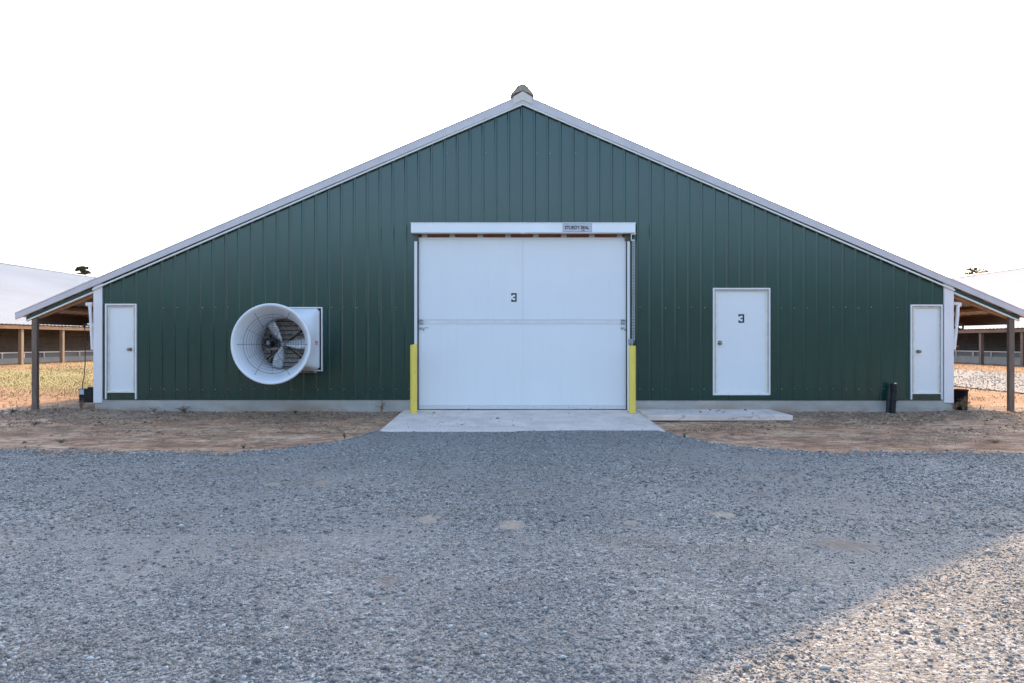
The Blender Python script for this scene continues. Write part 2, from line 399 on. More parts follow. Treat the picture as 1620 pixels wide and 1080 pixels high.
def yb(x):
    x = np.asarray(x, float)
    left = np.interp(-x, [0, 1.95, 2.1, 2.35, 2.8, 3.4, 30], [9.86, 9.86, 9.15, 8.6, 8.25, 8.0, 7.9])
    right = np.interp(x, [0, 2.2, 2.32, 2.6, 3.0, 3.6, 30], [9.86, 9.86, 9.15, 8.35, 8.02, 7.85, 7.7])
    base = np.where(x < 0, left, right)
    amp = .25 + .75*sst(np.abs(x), 1.95, 2.5); amp = np.where(np.abs(x) < 1.92, .12, amp)
    return base + amp*(.12*vnoise(x, x*0, 2.0, 5)+.12*vnoise(x, x*0, 6.0, 6)+.09*vnoise(x, x*0, 19, 7)) + (1-amp)*(.02*vnoise(x, x*0, 14, 8))
def axis(segs):
    out = []
    for a, b, st in segs: out += list(np.arange(a, b, st))
    out.append(segs[-1][1]); return np.array(out)
def sheet(name, xs, ys_fn, nrow, zfn, mat, **kw):
    """xs: columns; ys_fn(x)-> array of nrow y's"""
    V = []; nx = len(xs)
    Yg = np.stack([ys_fn(x) for x in xs], 0); Xg = np.repeat(xs[:, None], nrow, 1)
    Zg = zfn(Xg, Yg)
    v = np.stack([Xg, Yg, Zg], -1).reshape(-1, 3)
    i = np.arange(nx-1)[:, None]*nrow + np.arange(nrow-1)[None, :]
    f = np.stack([i, i+nrow, i+nrow+1, i+1], -1).reshape(-1, 4)
    me = bpy.data.meshes.new(name); me.from_pydata(v.tolist(), [], f.tolist())
    me.materials.append(mat); me.polygons.foreach_set('use_smooth', [True]*len(f))
    o = bpy.data.objects.new(name, me); COL.objects.link(o)
    return o
gx = axis([(-900, -60, 60), (-60, -22, 1.5), (-22, 22, .16), (22, 60, 1.5), (60, 900, 60)])
gy = axis([(-600, -30, 40), (-30, 6, 1.0), (6, 13.5, .07), (13.5, 34, .25), (34, 130, 4), (130, 1200, 70)])
ground = sheet('ground', gx, lambda x: gy, len(gy), lambda X, Y: gz(X, Y), M['soil'])
tag(ground, 'bare reddish earth with dry litter around the barns', kind='structure')
# the ground must pass under the gravel
me = ground.data; co = np.empty(len(me.vertices)*3); me.vertices.foreach_get('co', co); co = co.reshape(-1, 3)
und = (co[:, 1] < yb(co[:, 0]) - .08); co[und, 2] -= .05
me.vertices.foreach_set('co', co.ravel()); me.update()

def grz(X, Y):
    z = gz(X, Y) + .022
    z = z + .012*vnoise(X, Y, 2.6, 21) + .006*vnoise(X, Y, 9.0, 22) + .004*vnoise(X, Y, 23.0, 23)
    e = yb(X) - Y
    z = z - .034*np.exp(-e/.10)*sst(np.abs(X), 2.0, 2.5) + .012*sst(2.3-np.abs(X), 0, .2)*np.exp(-e/.3)
    return z
xs = axis([(-40, -9, 1.0), (-9, 9, .05), (9, 40, 1.0)])
vrow = np.concatenate([np.linspace(0, 1, 170)*9.4, np.array([10.5, 12, 13.5, 15, 16.5])])
gravel = sheet('gravel_yard', xs, lambda x: float(yb(x)) - vrow, len(vrow), grz, M['gravel'])
tag(gravel, 'grey crushed stone yard in front of the green barn', kind='structure')
# gravel lane on the right between the barns
lx = axis([(12.0, 18.0, .3)])
lane = sheet('gravel_lane', lx, lambda x: np.concatenate([[13.4+.5*math.sin(x*2)], np.arange(14.5, 60, .6), [140.]]), len(np.arange(14.5, 60, .6))+2,
             lambda X, Y: gz(X, Y)+.025, plain('pale_lane_stone', (0.23, 0.208, 0.185), .9, var=.2, scale=9, bmp=.01))
tag(lane, 'pale gravel lane between the green barn and the right barn', kind='structure')

# ------------------------------------------------------------------ scattered small stuff (uncountable)
def ico():
    p = (1+5**.5)/2
    v = np.array([(-1,p,0),(1,p,0),(-1,-p,0),(1,-p,0),(0,-1,p),(0,1,p),(0,-1,-p),(0,1,-p),(p,0,-1),(p,0,1),(-p,0,-1),(-p,0,1)], float)
    v /= np.linalg.norm(v[0])
    f = np.array([(0,11,5),(0,5,1),(0,1,7),(0,7,10),(0,10,11),(1,5,9),(5,11,4),(11,10,2),(10,7,6),(7,1,8),(3,9,4),(3,4,2),(3,2,6),(3,6,8),(3,8,9),(4,9,5),(2,4,11),(6,2,10),(8,6,7),(9,8,1)])
    return v, f
def octa():
    v = np.array([(1,0,0),(0,1,0),(-1,0,0),(0,-1,0),(0,0,1),(0,0,-1)], float)
    f = np.array([(0,1,4),(1,2,4),(2,3,4),(3,0,4),(1,0,5),(2,1,5),(3,2,5),(0,3,5)]); return v, f
def scatter(name, base, X, Y, Z, size, mat, flat=.6, jit=.32):
    v, f = base; n = len(X); nv = len(v)
    vv = v[None] * (1 + rng.uniform(-jit, jit, (n, nv, 1)))
    sc = np.stack([size*rng.uniform(.75, 1.35, n), size*rng.uniform(.6, 1.1, n), size*flat*rng.uniform(.6, 1.3, n)], -1)
    vv = vv*sc[:, None, :]
    ta = rng.normal(0, .35, n); c, s = np.cos(ta)[:, None], np.sin(ta)[:, None]
    y = vv[..., 1]*c - vv[..., 2]*s; z = vv[..., 1]*s + vv[..., 2]*c
    a = rng.uniform(0, 6.283, n); c, s = np.cos(a)[:, None], np.sin(a)[:, None]
    x = vv[..., 0]*c - y*s; y2 = vv[..., 0]*s + y*c
    P3 = np.stack([x+X[:, None], y2+Y[:, None], z+Z[:, None]], -1).reshape(-1, 3)
    F3 = (f[None] + (np.arange(n)*nv)[:, None, None]).reshape(-1, 3)
    return raw(name, P3, F3, mat)
def raw(name, V, Fc, mat, smooth=False):
    k = Fc.shape[1]
    me = bpy.data.meshes.new(name); me.vertices.add(len(V)); me.vertices.foreach_set('co', V.astype(np.float32).ravel())
    me.loops.add(len(Fc)*k); me.loops.foreach_set('vertex_index', Fc.astype(np.int32).ravel())
    me.polygons.add(len(Fc)); me.polygons.foreach_set('loop_start', (np.arange(len(Fc))*k).astype(np.int32))
    me.update(calc_edges=True); me.materials.append(mat)
    o = bpy.data.objects.new(name, me); COL.objects.link(o); return o

def near_points(n, y0, y1, pw=1.6, spread=1.05):
    """random points over the yard, denser towards the near side"""
    u = rng.uniform(0, 1, n); k = 1-pw
    Y = (y0**k + u*(y1**k - y0**k))**(1/k)
    X = rng.uniform(-1, 1, n)*(Y*.80*spread + .6)
    return X, Y
pw_ = patch_world()
def yard_filter(X, Y, edge=0.0):
    ok = Y < yb(X) + edge
    for px_, py_, rx, ry, k in pw_:
        ok &= ((X-px_)/rx)**2 + ((Y-py_)/ry)**2 > .3
    ok &= ~((np.abs(X-.15) < 2.1) & (Y > 9.8) & (Y < 12.2))
    return ok
X, Y = near_points(240000, 2.2, 10.0)
dens = vnoise(X, Y, 1.6, 31)*1.2 + vnoise(X, Y, 4.5, 32)
ok = yard_filter(X, Y, .05) & (dens > rng.normal(-.15, .55, len(X)))
X, Y = X[ok], Y[ok]; sz = np.exp(rng.normal(math.log(.0043), .38, len(X)))
o = scatter('small_gravel', octa(), X, Y, grz(X, Y)+sz*.25, sz, M['stone'], .6, .45)
tag(o, 'small crushed stone chips scattered over the grey yard', 'gravel', kind='stuff')
X, Y = near_points(30000, 2.2, 10.0)
dens = vnoise(X, Y, 1.3, 33)*1.5 + vnoise(X, Y, 3.5, 34)
ok = yard_filter(X, Y, .12) & (dens > rng.normal(.05, .5, len(X)))
X, Y = X[ok], Y[ok]; sz = np.clip(np.exp(rng.normal(math.log(.0064), .50, len(X))), .004, .021)
o = scatter('coarse_gravel', octa(), X, Y, grz(X, Y)+sz*.2, sz, M['stone'], .62, .48)
tag(o, 'larger loose stones lying on the grey gravel yard', 'gravel', kind='stuff')
n = 150000; Y = rng.uniform(4.6, 10.0, n); X = rng.uniform(-9.5, 9.5, n)
ok = yard_filter(X, Y, .0) | ((np.abs(X) > 2.0) & (Y > yb(X)) & (Y - yb(X) < np.abs(rng.normal(0, .22, n))))
ok &= (vnoise(X, Y, 2.1, 61) + .6*vnoise(X, Y, 6.0, 62) > rng.normal(-.1, .6, n))
X, Y = X[ok], Y[ok]; sz = np.clip(np.exp(rng.normal(math.log(.0078), .38, len(X))), .004, .020)
o = scatter('mid_gravel', octa(), X, Y, np.where(Y < yb(X), grz(X, Y), gz(X, Y))+sz*.3, sz, M['stone'], .6, .45)
tag(o, 'crushed stone thickening towards the edge of the grey yard', 'gravel', kind='stuff')
n = 42000; X = rng.uniform(-9.5, 9.5, n)
k_ = rng.uniform(0, 1, n) < .45; X = np.where(k_, rng.choice([-1, 1], n)*rng.uniform(1.95, 3.3, n), X)
Y = yb(X) + np.abs(rng.normal(0, .16, n)) - .06
ok = (np.abs(X-.15) > 2.08) & (Y < 11.9) & ~((X > 2.2) & (X < 4.62) & (Y > 11.0)) & (vnoise(X, Y, 2.7, 64) > rng.normal(-.1, .35, n))
X, Y = X[ok], Y[ok]; sz = np.clip(np.exp(rng.normal(math.log(.009), .4, len(X))), .004, .022)
o = scatter('edge_gravel', octa(), X, Y, np.where(Y < yb(X), grz(X, Y), gz(X, Y))+sz*.3, sz, M['stone'], .6, .45)
tag(o, 'stray grey stones spilling from the yard onto the bare earth', 'gravel', kind='stuff')
# clods and chips on the bare strip
def strip_points(n):
    n = int(n*1.5)
    X = rng.uniform(-10.5, 10.5, n); Y = rng.uniform(7.6, 12.2, n)
    ok = (Y > yb(X) - .1) & ~((X > -1.95) & (X < 2.25)) & ~((X > 2.2) & (X < 4.62) & (Y > 11.05)) & ((Y < 12.08) | (np.abs(X) > 7.5))
    return X[ok], Y[ok]
X, Y = strip_points(60000)
d = (Y-10.6)*.6 + vnoise(X*.6, Y, 3.2, 41)*1.5 > rng.normal(.35, .45, len(X)); X, Y = X[d], Y[d]
sz = np.exp(rng.normal(math.log(.010), .5, len(X)))
o = scatter('earth_rubble', octa(), X, Y, gz(X, Y)+sz*.1, sz, M['clod'], .6, .3)
tag(o, 'small clods and stones on the bare earth along the footing', 'rubble', kind='stuff')
def blades(name, X, Y, Z, L, wdt, mat, lean=1.0, up=1.0):
    """thin bent ribbons: 2 quads each"""
    n = len(X); a = rng.uniform(0, 6.283, n); ln = rng.uniform(.2, 1.0, n)*lean
    dx, dy = np.cos(a), np.sin(a); sx, sy = -dy, dx
    h = L*np.sqrt(np.maximum(0, 1-np.minimum(ln, .98)**2))*up; r = L*ln
    pts = []
    for k, (rr, hh, ww) in enumerate(((0, 0, 1.0), (.45, .62, .8), (1.0, 1.0, .15))):
        for s_ in (-1, 1):
            pts.append(np.stack([X+dx*r*rr+sx*wdt*ww*s_, Y+dy*r*rr+sy*wdt*ww*s_, Z+h*hh], -1))
    V = np.stack(pts, 1).reshape(-1, 3); f = np.array([(0, 1, 3, 2), (2, 3, 5, 4)])
    Fc = (f[None] + (np.arange(n)*6)[:, None, None]).reshape(-1, 4)
    return raw(name, V, Fc, mat)
X, Y = strip_points(46000)
d = vnoise(X*.45, Y, 3.0, 43)*1.6 + (Y-10.6)*.3 > rng.normal(.25, .35, len(X)); X, Y = X[d], Y[d]
L = rng.uniform(.04, .13, len(X))
o = blades('dry_thatch', X, Y, gz(X, Y)+.004, L, np.full(len(X), .0045), M['litter'], lean=1.35, up=.16)
tag(o, 'dead brown grass and twigs lying on the bare earth strip', 'dead grass', kind='stuff')
# pale grass on the left, straw both sides
n = 60000; X = -rng.uniform(8.2, 20, n); Y = rng.uniform(12.6, 34, n)
d = (vnoise(X*.6, Y, .9, 45) + (np.abs(X+12.5) < 3.2)*.5 > rng.normal(.45, .3, n)) & (Y > 15) & (X > -16.8); X1, Y1 = X[d], Y[d]
o = blades('grass', X1, Y1, gz(X1, Y1), rng.uniform(.015, .05, len(X1)), np.full(len(X1), .006), M['grass'], .7)
tag(o, 'sparse yellow green grass between the barns on the left', 'grass', kind='stuff')
n = 60000; X = np.concatenate([-rng.uniform(8.2, 20, n//2), rng.uniform(7.7, 21.5, n//2)]); Y = rng.uniform(12.3, 36, n)
d = (vnoise(X, Y, 1.4, 47) > rng.normal(-.05, .35, n)) & ~((X > 12) & (X < 18)); X1, Y1 = X[d], Y[d]
o = blades('straw', X1, Y1, gz(X1, Y1)+.005, rng.uniform(.04, .12, len(X1)), np.full(len(X1), .007), M['straw'], 1.25, .6)
tag(o, 'dry orange straw littering the ground beside both neighbouring barns', 'straw', kind='stuff')
n = 7000; X = rng.uniform(11.8, 18.2, n); Y = rng.uniform(14, 40, n); sz = rng.uniform(.012, .032, n)
o = scatter('lane_stones', octa(), X, Y, gz(X, Y)+.03, sz, island_mat('lane_stone', [(0, (.16, .15, .14)), (.6, (.30, .28, .26)), (1, (.46, .44, .41))]), .6)
tag(o, 'loose pale stones on the lane at the right', 'gravel', kind='stuff')

# ------------------------------------------------------------------ the green barn
XC = (827-810)*W/F                               # ridge line x
SL = 0.431
APEX = P(827, 149.5, .075)[1]
def ztop(x): return APEX - SL*abs(x-XC)
XL, XR = P(163, 0)[0], P(1492, 0)[0]             # inner edges of the corner trims
XLT, XRT = P(149.5, 0)[0], P(1507, 0)[0]         # outer edges of the corner trims
XEL, XER = XC-8.97, XC+8.97
ZB = P(0, 631)[1]                                # bottom of the sheeting
FV = 0.155                                       # rake fascia height measured vertically
barn = empty('poultry_barn', (XC, W, 0), 'long dark green ribbed metal barn with large white overhead door and gable roof', 'barn')

openings = [  # x0,x1,z0,z1
    (P(660,0)[0], P(996,0)[0], -0.2, P(0,370)[1]),
    (P(167.5,0)[0], P(214,0)[0], P(0,621)[1], P(0,482.5)[1]),
    (P(1129.5,0)[0], P(1217.5,0)[0], P(0,622.5)[1], P(0,457.5)[1]),
    (P(1442.3,0)[0], P(1490,0)[0], P(0,623)[1], P(0,483.8)[1]),
]
# ribbed sheet: profile points along x, cut round the openings
RP = 0.2286; RX0 = P(805, 0)[0]
prof = []                                        # (x, depth)
k0 = int((XLT-.3-RX0)/RP)-1; k1 = int((XRT+.3-RX0)/RP)+2
for k in range(k0, k1):
    c = RX0 + k*RP
    prof += [(c-.030, 0), (c-.013, .0132), (c+.010, .0132), (c+.023, 0)]
edges = sorted({e for o_ in openings for e in o_[:2]} | {XL-.02, XR+.02})
def depth(x): return float(np.interp(x, [q[0] for q in prof], [q[1] for q in prof]))
allx = sorted([q[0] for q in prof if XL-.02 < q[0] < XR+.02] + edges)
w = MB()
for a, b in zip(allx[:-1], allx[1:]):
    if b-a < 1e-6: continue
    mid = (a+b)/2; spans = [(ZB, None)]
    for x0, x1, z0, z1 in openings:
        if x0 < mid < x1:
            spans = ([(ZB, z0)] if z0 > ZB else []) + [(z1, None)]
    for z0, z1 in spans:
        za = ztop(a)-.06 if z1 is None else z1; zb = ztop(b)-.06 if z1 is None else z1
        ya, yb_ = W-depth(a), W-depth(b)
        w.add([(a, ya, z0), (b, yb_, z0), (b, yb_, zb), (a, ya, za)], [(0, 1, 2, 3)], 0)
# screws
for py in (243, 487, 614.5):
    for k in range(k0, k1):
        x = RX0 + k*RP + .045 + random.uniform(-.006, .006); z = P(0, py)[1] + random.uniform(-.008, .008)
        if not (XL+.05 < x < XR-.05) or z > ztop(x)-.25: continue
        if any(a-.06 < x < b+.06 and c-.06 < z < d_+.15 for a, b, c, d_ in openings): continue
        if random.random() < (.45 if py < 400 else .2): continue
        r = random.uniform(.004, .0065)
        w.add([(x-r, W-.006, z-r), (x+r, W-.006, z-r), (x+r, W-.006, z+r), (x-r, W-.006, z+r),
               (x-.5*r, W-.011, z-.5*r), (x+.5*r, W-.011, z-.5*r), (x+.5*r, W-.011, z+.5*r), (x-.5*r, W-.011, z+.5*r)],
              [(4,5,6,7), (0,1,5,4), (1,2,6,5), (2,3,7,6), (3,0,4,7)], 1)
w.build('gable_wall', [M['green'], M['galv']], barn, fix=False)
# side walls of sheet metal behind
sw = MB(); sw.box(XLT+.01, XLT+.05, W+.06, W+110, .1, ztop(XLT)-.12); sw.build('side_wall', M['curtain'], barn)
sw = MB(); sw.box(XRT-.05, XRT-.01, W+.06, W+110, .1, ztop(XRT)-.12); sw.build('side_wall', M['curtain'], barn)
fd = MB(); zf = ZB+.002
fd.box(P(159,0)[0], P(654.5,0)[0], W-.012, W+.25, -.35, zf); fd.box(P(1000,0)[0], P(1496,0)[0], W-.012, W+.25, -.35, zf)
fd.box(P(654.5,0)[0]+.001, P(1000,0)[0]-.001, W-.01, W+.25, -.35, -.03)
fd.box(XLT+.005, P(159,0)[0], W-.004, W+.25, -.35, P(0,635)[1]); fd.box(P(1496,0)[0], XRT-.005, W-.004, W+.25, -.35, P(0,636)[1])
fd.build('foundation', M['footing'], barn, .004)
for a, b in ((XLT, XL), (XR, XRT)):
    c = MB(); zt = ztop((a+b)/2)-.02
    xx0, xx1 = min(a, b), max(a, b)
    zbm = P(0, 636)[1]
    pa = [(xx0, zbm), (xx1, zbm), (xx1, ztop(xx1)-.08), (xx0, ztop(xx0)-.08)]
    c.prism(pa, W-.034, W+.004)
    s_ = -1 if a == XLT else 1
    xo = xx0 if s_ < 0 else xx1
    c.box(xo, xo+.004*-s_, W+.006, W+.16, zbm, ztop(xo)-.12)
    c.build('corner_trim', M['trim'], barn, .003)
# rake trim on both sides, with its pale lower lip and green strip past the corner
for sgn, xe in ((-1, XEL), (1, XER)):
    c = MB()
    c.prism([(XC, APEX), (XC, APEX-FV), (xe-.0*sgn, ztop(xe)-FV*.72), (xe-.04*-sgn*0, ztop(xe))], W-.075, W-.035)
    # fine hem lines pressed in the trim
    c.prism([(XC, APEX+.006), (XC, APEX-.010), (xe, ztop(xe)-.010), (xe, ztop(xe)+.006)], W-.082, W-.0755)
    r_ = c.build('rake_trim', M['fascia'], barn)
    xc0 = XRT if sgn > 0 else XLT
    c = MB(); c.prism([(XC, APEX-FV-.001), (XC, APEX-FV-.028), (xc0, ztop(xc0)-FV-.028), (xc0, ztop(xc0)-FV-.001)], W-.068, W-.03)
    c.build('lip', M['lip'], r_)
    # beyond the corner
    xa = xc0 + sgn*.002; xb_ = xe - sgn*.16
    c = MB(); c.prism([(xa, ztop(xa)-FV+.02), (xa, ztop(xa)-FV-.040), (xb_, ztop(xb_)-FV-.036), (xb_, ztop(xb_)-FV+.02)], W-.026, W-.012)
    c.build('fascia_strip', M['green'], barn)
    c = MB(); c.prism([(xa, ztop(xa)-FV-.041), (xa, ztop(xa)-FV-.066), (xb_, ztop(xb_)-FV-.060), (xb_, ztop(xb_)-FV-.037)], W-.034, W+.02)
    c.build('strip_edge', M['lip'], barn)
# roof sheets: corrugated, ribs run up the slope
def roof_sheet(xr, zr, xe, ze, y0, y1, pitch=.2286, thick=.0):
    ys = []; y = y0
    while y < y1:
        ys += [(y, 0), (y+.10*pitch/.2286, 0), (y+.13*pitch/.2286, .022), (y+.17*pitch/.2286, .022), (y+.20*pitch/.2286, 0)]; y += pitch
    ys.append((y1, 0)); m_ = MB(); n = len(ys)
    vs = [(xr, y, zr+d) for y, d in ys] + [(xe, y, ze+d) for y, d in ys]
    m_.add(vs, [(i, i+1, i+1+n, i+n) for i in range(n-1)]); return m_
for sgn, xe in ((-1, XEL), (1, XER)):
    xo = xe - sgn*.02
    roof_sheet(XC, APEX-.035, xo, ztop(xo)-.035, W-.03, W+110).build('roof_panel', M['roof'], barn, fix=False)
    # framing seen under the overhang
    xi = (XLT if sgn < 0 else XRT) + sgn*.02; xq = xe - sgn*.22
    for k in range(10):
        r = MB(); y = W+.05+k*2.44
        lo = .20
        r.prism([(xi, ztop(xi)-.10), (xi, ztop(xi)-lo-.08), (xq, ztop(xq)-lo-.04), (xq, ztop(xq)-.10)], y, y+.045)
        r.build('rafter', M['rafter'], barn)
    for q in (.10, .48, .86, 1.2):
        r = MB(); x = xi + sgn*q; r.prism([(x, ztop(x)-.042), (x, ztop(x)-.085), (x+sgn*.09, ztop(x+sgn*.09)-.085), (x+sgn*.09, ztop(x+sgn*.09)-.042)], W+.02, W+40); r.build('purlin', M['rafter'], barn)
    r = MB(); xbm = P(50, 0)[0]+.03 if sgn < 0 else P(1605, 0)[0]-.03
    zt_ = ztop(xbm)-.14
    r.box(xbm, xbm-sgn*.04, W+.10, W+60, zt_-.17, zt_); r.build('eave_beam', M['beam'], barn)
    r = MB(); r.box(xi, xi-sgn*.0+sgn*.05, W+.10, W+60, ztop(xi)-.45, ztop(xi)-.11); r.build('ledger', M['rafter'], barn)
    for k in range(12):
        p_ = MB(); x0, x1 = (P(50,0)[0], P(58.3,0)[0]) if sgn < 0 else (P(1596.6,0)[0], P(1605,0)[0])
        y = W-.005 + k*2.44; xm = (x0+x1)/2
        p_.box(x0, x1, y, y+.07, -.4, ztop(xm)-.19 if k == 0 else ztop(xm)-.1)
        p_.build('porch_post', M['post'], barn, .006)
# ridge cap
rc = MB(); pts = [(807.5,151.5),(809,147.5),(813,143.5),(818,137),(822,134.4),(827,133.2),(832,134.8),(835.5,138),(841,145),(844.5,149),(845,152.5),(836,147.5),(827,143.2),(817,147)]
rc.prism([P(a, b, .10) for a, b in pts], W-.10, W+110); rc.build('ridge_cap', plain('ridge_cap_metal', (0.34, 0.28, 0.225), .7, var=.35, scale=30, bmp=.02), barn)
pk = MB(); pk.prism([P(a, b, .088) for a, b in [(812,153.8),(827,144.5),(842,153.8),(842,165.5),(827,158.6),(812,165.5)]], W-.088, W-.0825)
pk.build('peak_plate', plain('tan_peak', (0.62, 0.54, 0.47), .5, var=.08), barn)

# ---- walk doors
def digit3(m_, px0, px1, py0, py1, d, mi=0):
    """block numeral 3 as one plate"""
    poly = [(0,0),(.96,0),(1,.04),(1,.96),(.96,1),(0,1),(0,.72),(.12,.72),(.28,.84),(.72,.84),(.74,.80),(.74,.60),(.72,.58),(.36,.58),(.36,.44),(.70,.44),(.74,.40),(.74,.20),(.72,.17),(.30,.17),(.14,.29),(0,.29)]
    # fan-safe: split into rectangles instead of one concave face
    def R(u0, u1, v0, v1):
        x0, z1 = P(px0+(px1-px0)*u0, py0+(py1-py0)*v0, d); x1, z0 = P(px0+(px1-px0)*u1, py0+(py1-py0)*v1, d)
        m_.box(x0, x1, W-d-.003, W-d, z0, z1, mi)
    R(0,.78,0,.17); R(.74,1,.02,.47); R(.80,.98,0,.02); R(.36,.74,.43,.57); R(.78,1,.47,.54); R(.74,1,.54,.98); R(0,.78,.83,1)
    def T(uv):
        m_.prism([P(px0+(px1-px0)*u, py0+(py1-py0)*v, d) for u, v in uv], W-d-.003, W-d, mi)
    T([(0,.17),(.34,.17),(.16,.29),(0,.29)]); T([(0,.83),(0,.71),(.16,.71),(.34,.83)])
def rect(m_, x0, x1, y0, y1, d0, d1, mi=0):
    """box between pixel columns/rows, d0..d1 metres in front of the wall"""
    a, zt = P(x0, y0, d1); b, zb = P(x1, y1, d1); m_.box(a, b, W-d1, W-d0, zb, zt, mi)
def walk_door(x0, x1, y0, ys, kick, handle_x, handle_y, number=None, bottom=False):
    fr = MB(); t_ = 2.2                                   # outer trim
    yb2 = kick
    rect(fr, x0, x0+t_, y0+t_, yb2, -.004, .030); rect(fr, x1-t_, x1, y0+t_, yb2, -.004, .030); rect(fr, x0, x1, y0, y0+t_, -.004, .031)
    if bottom: rect(fr, x0+t_, x1-t_, ys-1.2, ys+.8, -.004, .031)
    f = fr.build('door_frame', M['trim'], barn)
    jb = MB(); j = 4.6                                    # recessed jamb returns
    e = .25
    rect(jb, x0+t_-e, x0+t_+j-3.0, y0+t_+2, ys-3.2, -.10, .016); rect(jb, x1-t_-j+3.0, x1-t_+e, y0+t_+2, ys-3.2, -.10, .016); rect(jb, x0+t_-e, x1-t_+e, y0+t_-e, y0+t_+1.8, -.10, .017)
    jb.build('jamb', M['jamb'], f)
    cr = MB()
    rect(cr, x0+t_+1.7, x0+t_+j, y0+t_+3.5, ys-3.2, -.10, -.004); rect(cr, x1-t_-j, x1-t_-1.7, y0+t_+3.5, ys-3.2, -.10, -.004); rect(cr, x0+t_+1.7, x1-t_-1.7, y0+t_+1.9, y0+t_+3.8, -.10, -.002)
    rect(cr, x0+t_, x1-t_, ys-3.0, ys-.6, -.10, .012)
    cr.build('door_stop', M['cream'], f, .002)
    pn = MB(); rect(pn, x0+t_+j-.3, x1-t_-j+.3, y0+t_+3.9, ys-3.1, -.07, -.022)
    dr = pn.build('walk_door', M['door'], barn, .003)
    h = MB(); hx, hz = P(handle_x, handle_y, -.02); y = W+.022
    h.tube([(hx, y, hz), (hx, y-.012, hz)], .032, 14); h.tube([(hx, y-.012, hz), (hx, y-.045, hz)], .012, 10)
    h.tube([(hx, y-.045, hz), (hx, y-.052, hz), (hx, y-.072, hz), (hx, y-.082, hz)], [.018, .027, .026, .014], 14)
    h.build('door_handle', plain('worn_brass_%d' % handle_x, (0.30, 0.26, 0.21), .35, .8, var=.1), dr)
    if number:
        n_ = MB(); digit3(n_, *number, -.0215); n_.build('door_number', M['ink'], dr)
    if not bottom or True:
        kk = MB(); rect(kk, x0+t_, x1-t_, ys+(1.0 if bottom else 0), 631.0, -.01, .006)
        kk.build('kick_strip', M['green'], barn)
    return dr
walk_door(166, 215.6, 481, 620.8, 630.5, 206, 551.5)
walk_door(1128.2, 1218.8, 456, 623.3, 624, 1138.5, 542, number=(1168.2, 1177.3, 497.6, 511.2), bottom=True)
walk_door(1441, 1491.6, 482.3, 623.0, 631, 1452.3, 555)

# ---- overhead door
od = MB(); rect(od, 662.2, 990.6, 376.2, 506.5, -.09, -.04)
up = od.build('door_panel', M['door'], barn, .004); up['label'] = 'upper half of the white overhead door with the number'
ed = MB()
rect(ed, 662.2, 990.6, 376.2, 379.0, -.0395, -.028); rect(ed, 988.2, 990.6, 379.0, 506.5, -.0395, -.032)
rect(ed, 826.3, 828.0, 379.0, 506.5, -.0395, -.034)
ed.build('edge_strip', M['trim'], up, .001)
n_ = MB(); digit3(n_, 808.8, 817.4, 464.2, 478, -.0395); n_.build('door_number', M['ink'], up)
od = MB(); rect(od, 662.2, 990.6, 513.2, 640.5, -.09, -.036)
lowp = od.build('door_panel', M['door_low'], barn, .004); lowp['label'] = 'lower half of the white overhead door'
ed = MB(); rect(ed, 662.2, 990.6, 640.7, 646.3, -.09, -.028); ed.build('bottom_rail', white_panel('white_rail_soiled', (.66, .65, .63), dirt_z=.16), lowp, .002)
ed = MB(); rect(ed, 661.2, 991.5, 646.3, 648.4, -.08, -.02); ed.build('bottom_seal', M['rubber'], lowp)
ed = MB(); rect(ed, 827.2, 828.2, 513.5, 640.5, -.0355, -.034); ed.build('seam', M['trim'], lowp)
md = MB(); rect(md, 662.2, 990.6, 506.7, 511.6, -.09, -.044); md.build('middle_rail', M['midrail'], barn, .002)
md = MB(); rect(md, 662.2, 990.6, 511.7, 513.1, -.09, -.030); md.build('middle_seal', M['trim'], barn)
for hx in (662.8, 982.0):
    hg = MB()
    rect(hg, hx+.5, hx+6.5, 511.5, 513.6, -.028, -.010)
    rect(hg, hx+1, hx+2.2, 505.5, 511.5, -.044, -.02); rect(hg, hx+4.5, hx+6.2, 506, 509.5, -.044, -.018)
    x_, z_ = P(hx+3.6, 508, -.02); hg.tube([(x_-.02, W+.02, z_), (x_, W+.01, z_+.02), (x_+.02, W+.02, z_)], .007, 6)
    hg.build('hinge', M['dull'], barn); hg = MB(); rect(hg, hx, hx+6, 518.6, 520.3, -.036, -.018)
    rect(hg, hx+1.5, hx+3.2, 520.2, 522.6, -.036, -.02); rect(hg, hx+6, hx+8.2, 520.6, 523.6, -.036, -.02)
    if hx < 700: rect(hg, hx+8, hx+15, 518.7, 519.6, -.036, -.025)
    hg.build('latch', M['dull'], barn)
# dark strips stand in for shadowed side gaps + back plate so nothing shows through
bk = MB(); rect(bk, 655, 1001, 368, 652, -.30, -.14); bk.build('inner_curtain', M['rubber'], barn)
gp = MB(); rect(gp, 660.1, 661.9, 372, 647, -.10, -.005); gp.build('side_gap_shadow', M['rubber'], barn); gp = MB(); rect(gp, 990.8, 992.2, 372, 647, -.10, -.005); gp.build('side_gap_shadow', M['rubber'], barn)
ln = MB(); rect(ln, 662, 993, 369.0, 376.0, -.11, -.075); ln.build('lintel_board', M['lumber'], barn, .002)
for k in range(8):
    br = MB(); x = 667.0 + 44.15*k; rect(br, x, x+8.6, 371.0, 375.9, -.072, -.055); rect(br, x, x+8.6, 373.8, 375.9, -.055, -.04); br.build('lift_bracket', M['lip'], barn, .001)
tk = MB()
for x in (655.2, 992.0+.4):
    pass
tk = MB(); rect(tk, 655.2, 660.0, 382.0, 648, -.0, .028); tk.build('door_track', M['trim'], barn, .010)
tk = MB(); rect(tk, 992.4, 996.8, 382.0, 648, -.0, .028); tk.build('door_track', M['trim'], barn, .008)
PLT = plain('weathered_plate', (0.10, 0.105, 0.085), .7, var=.3, scale=30)
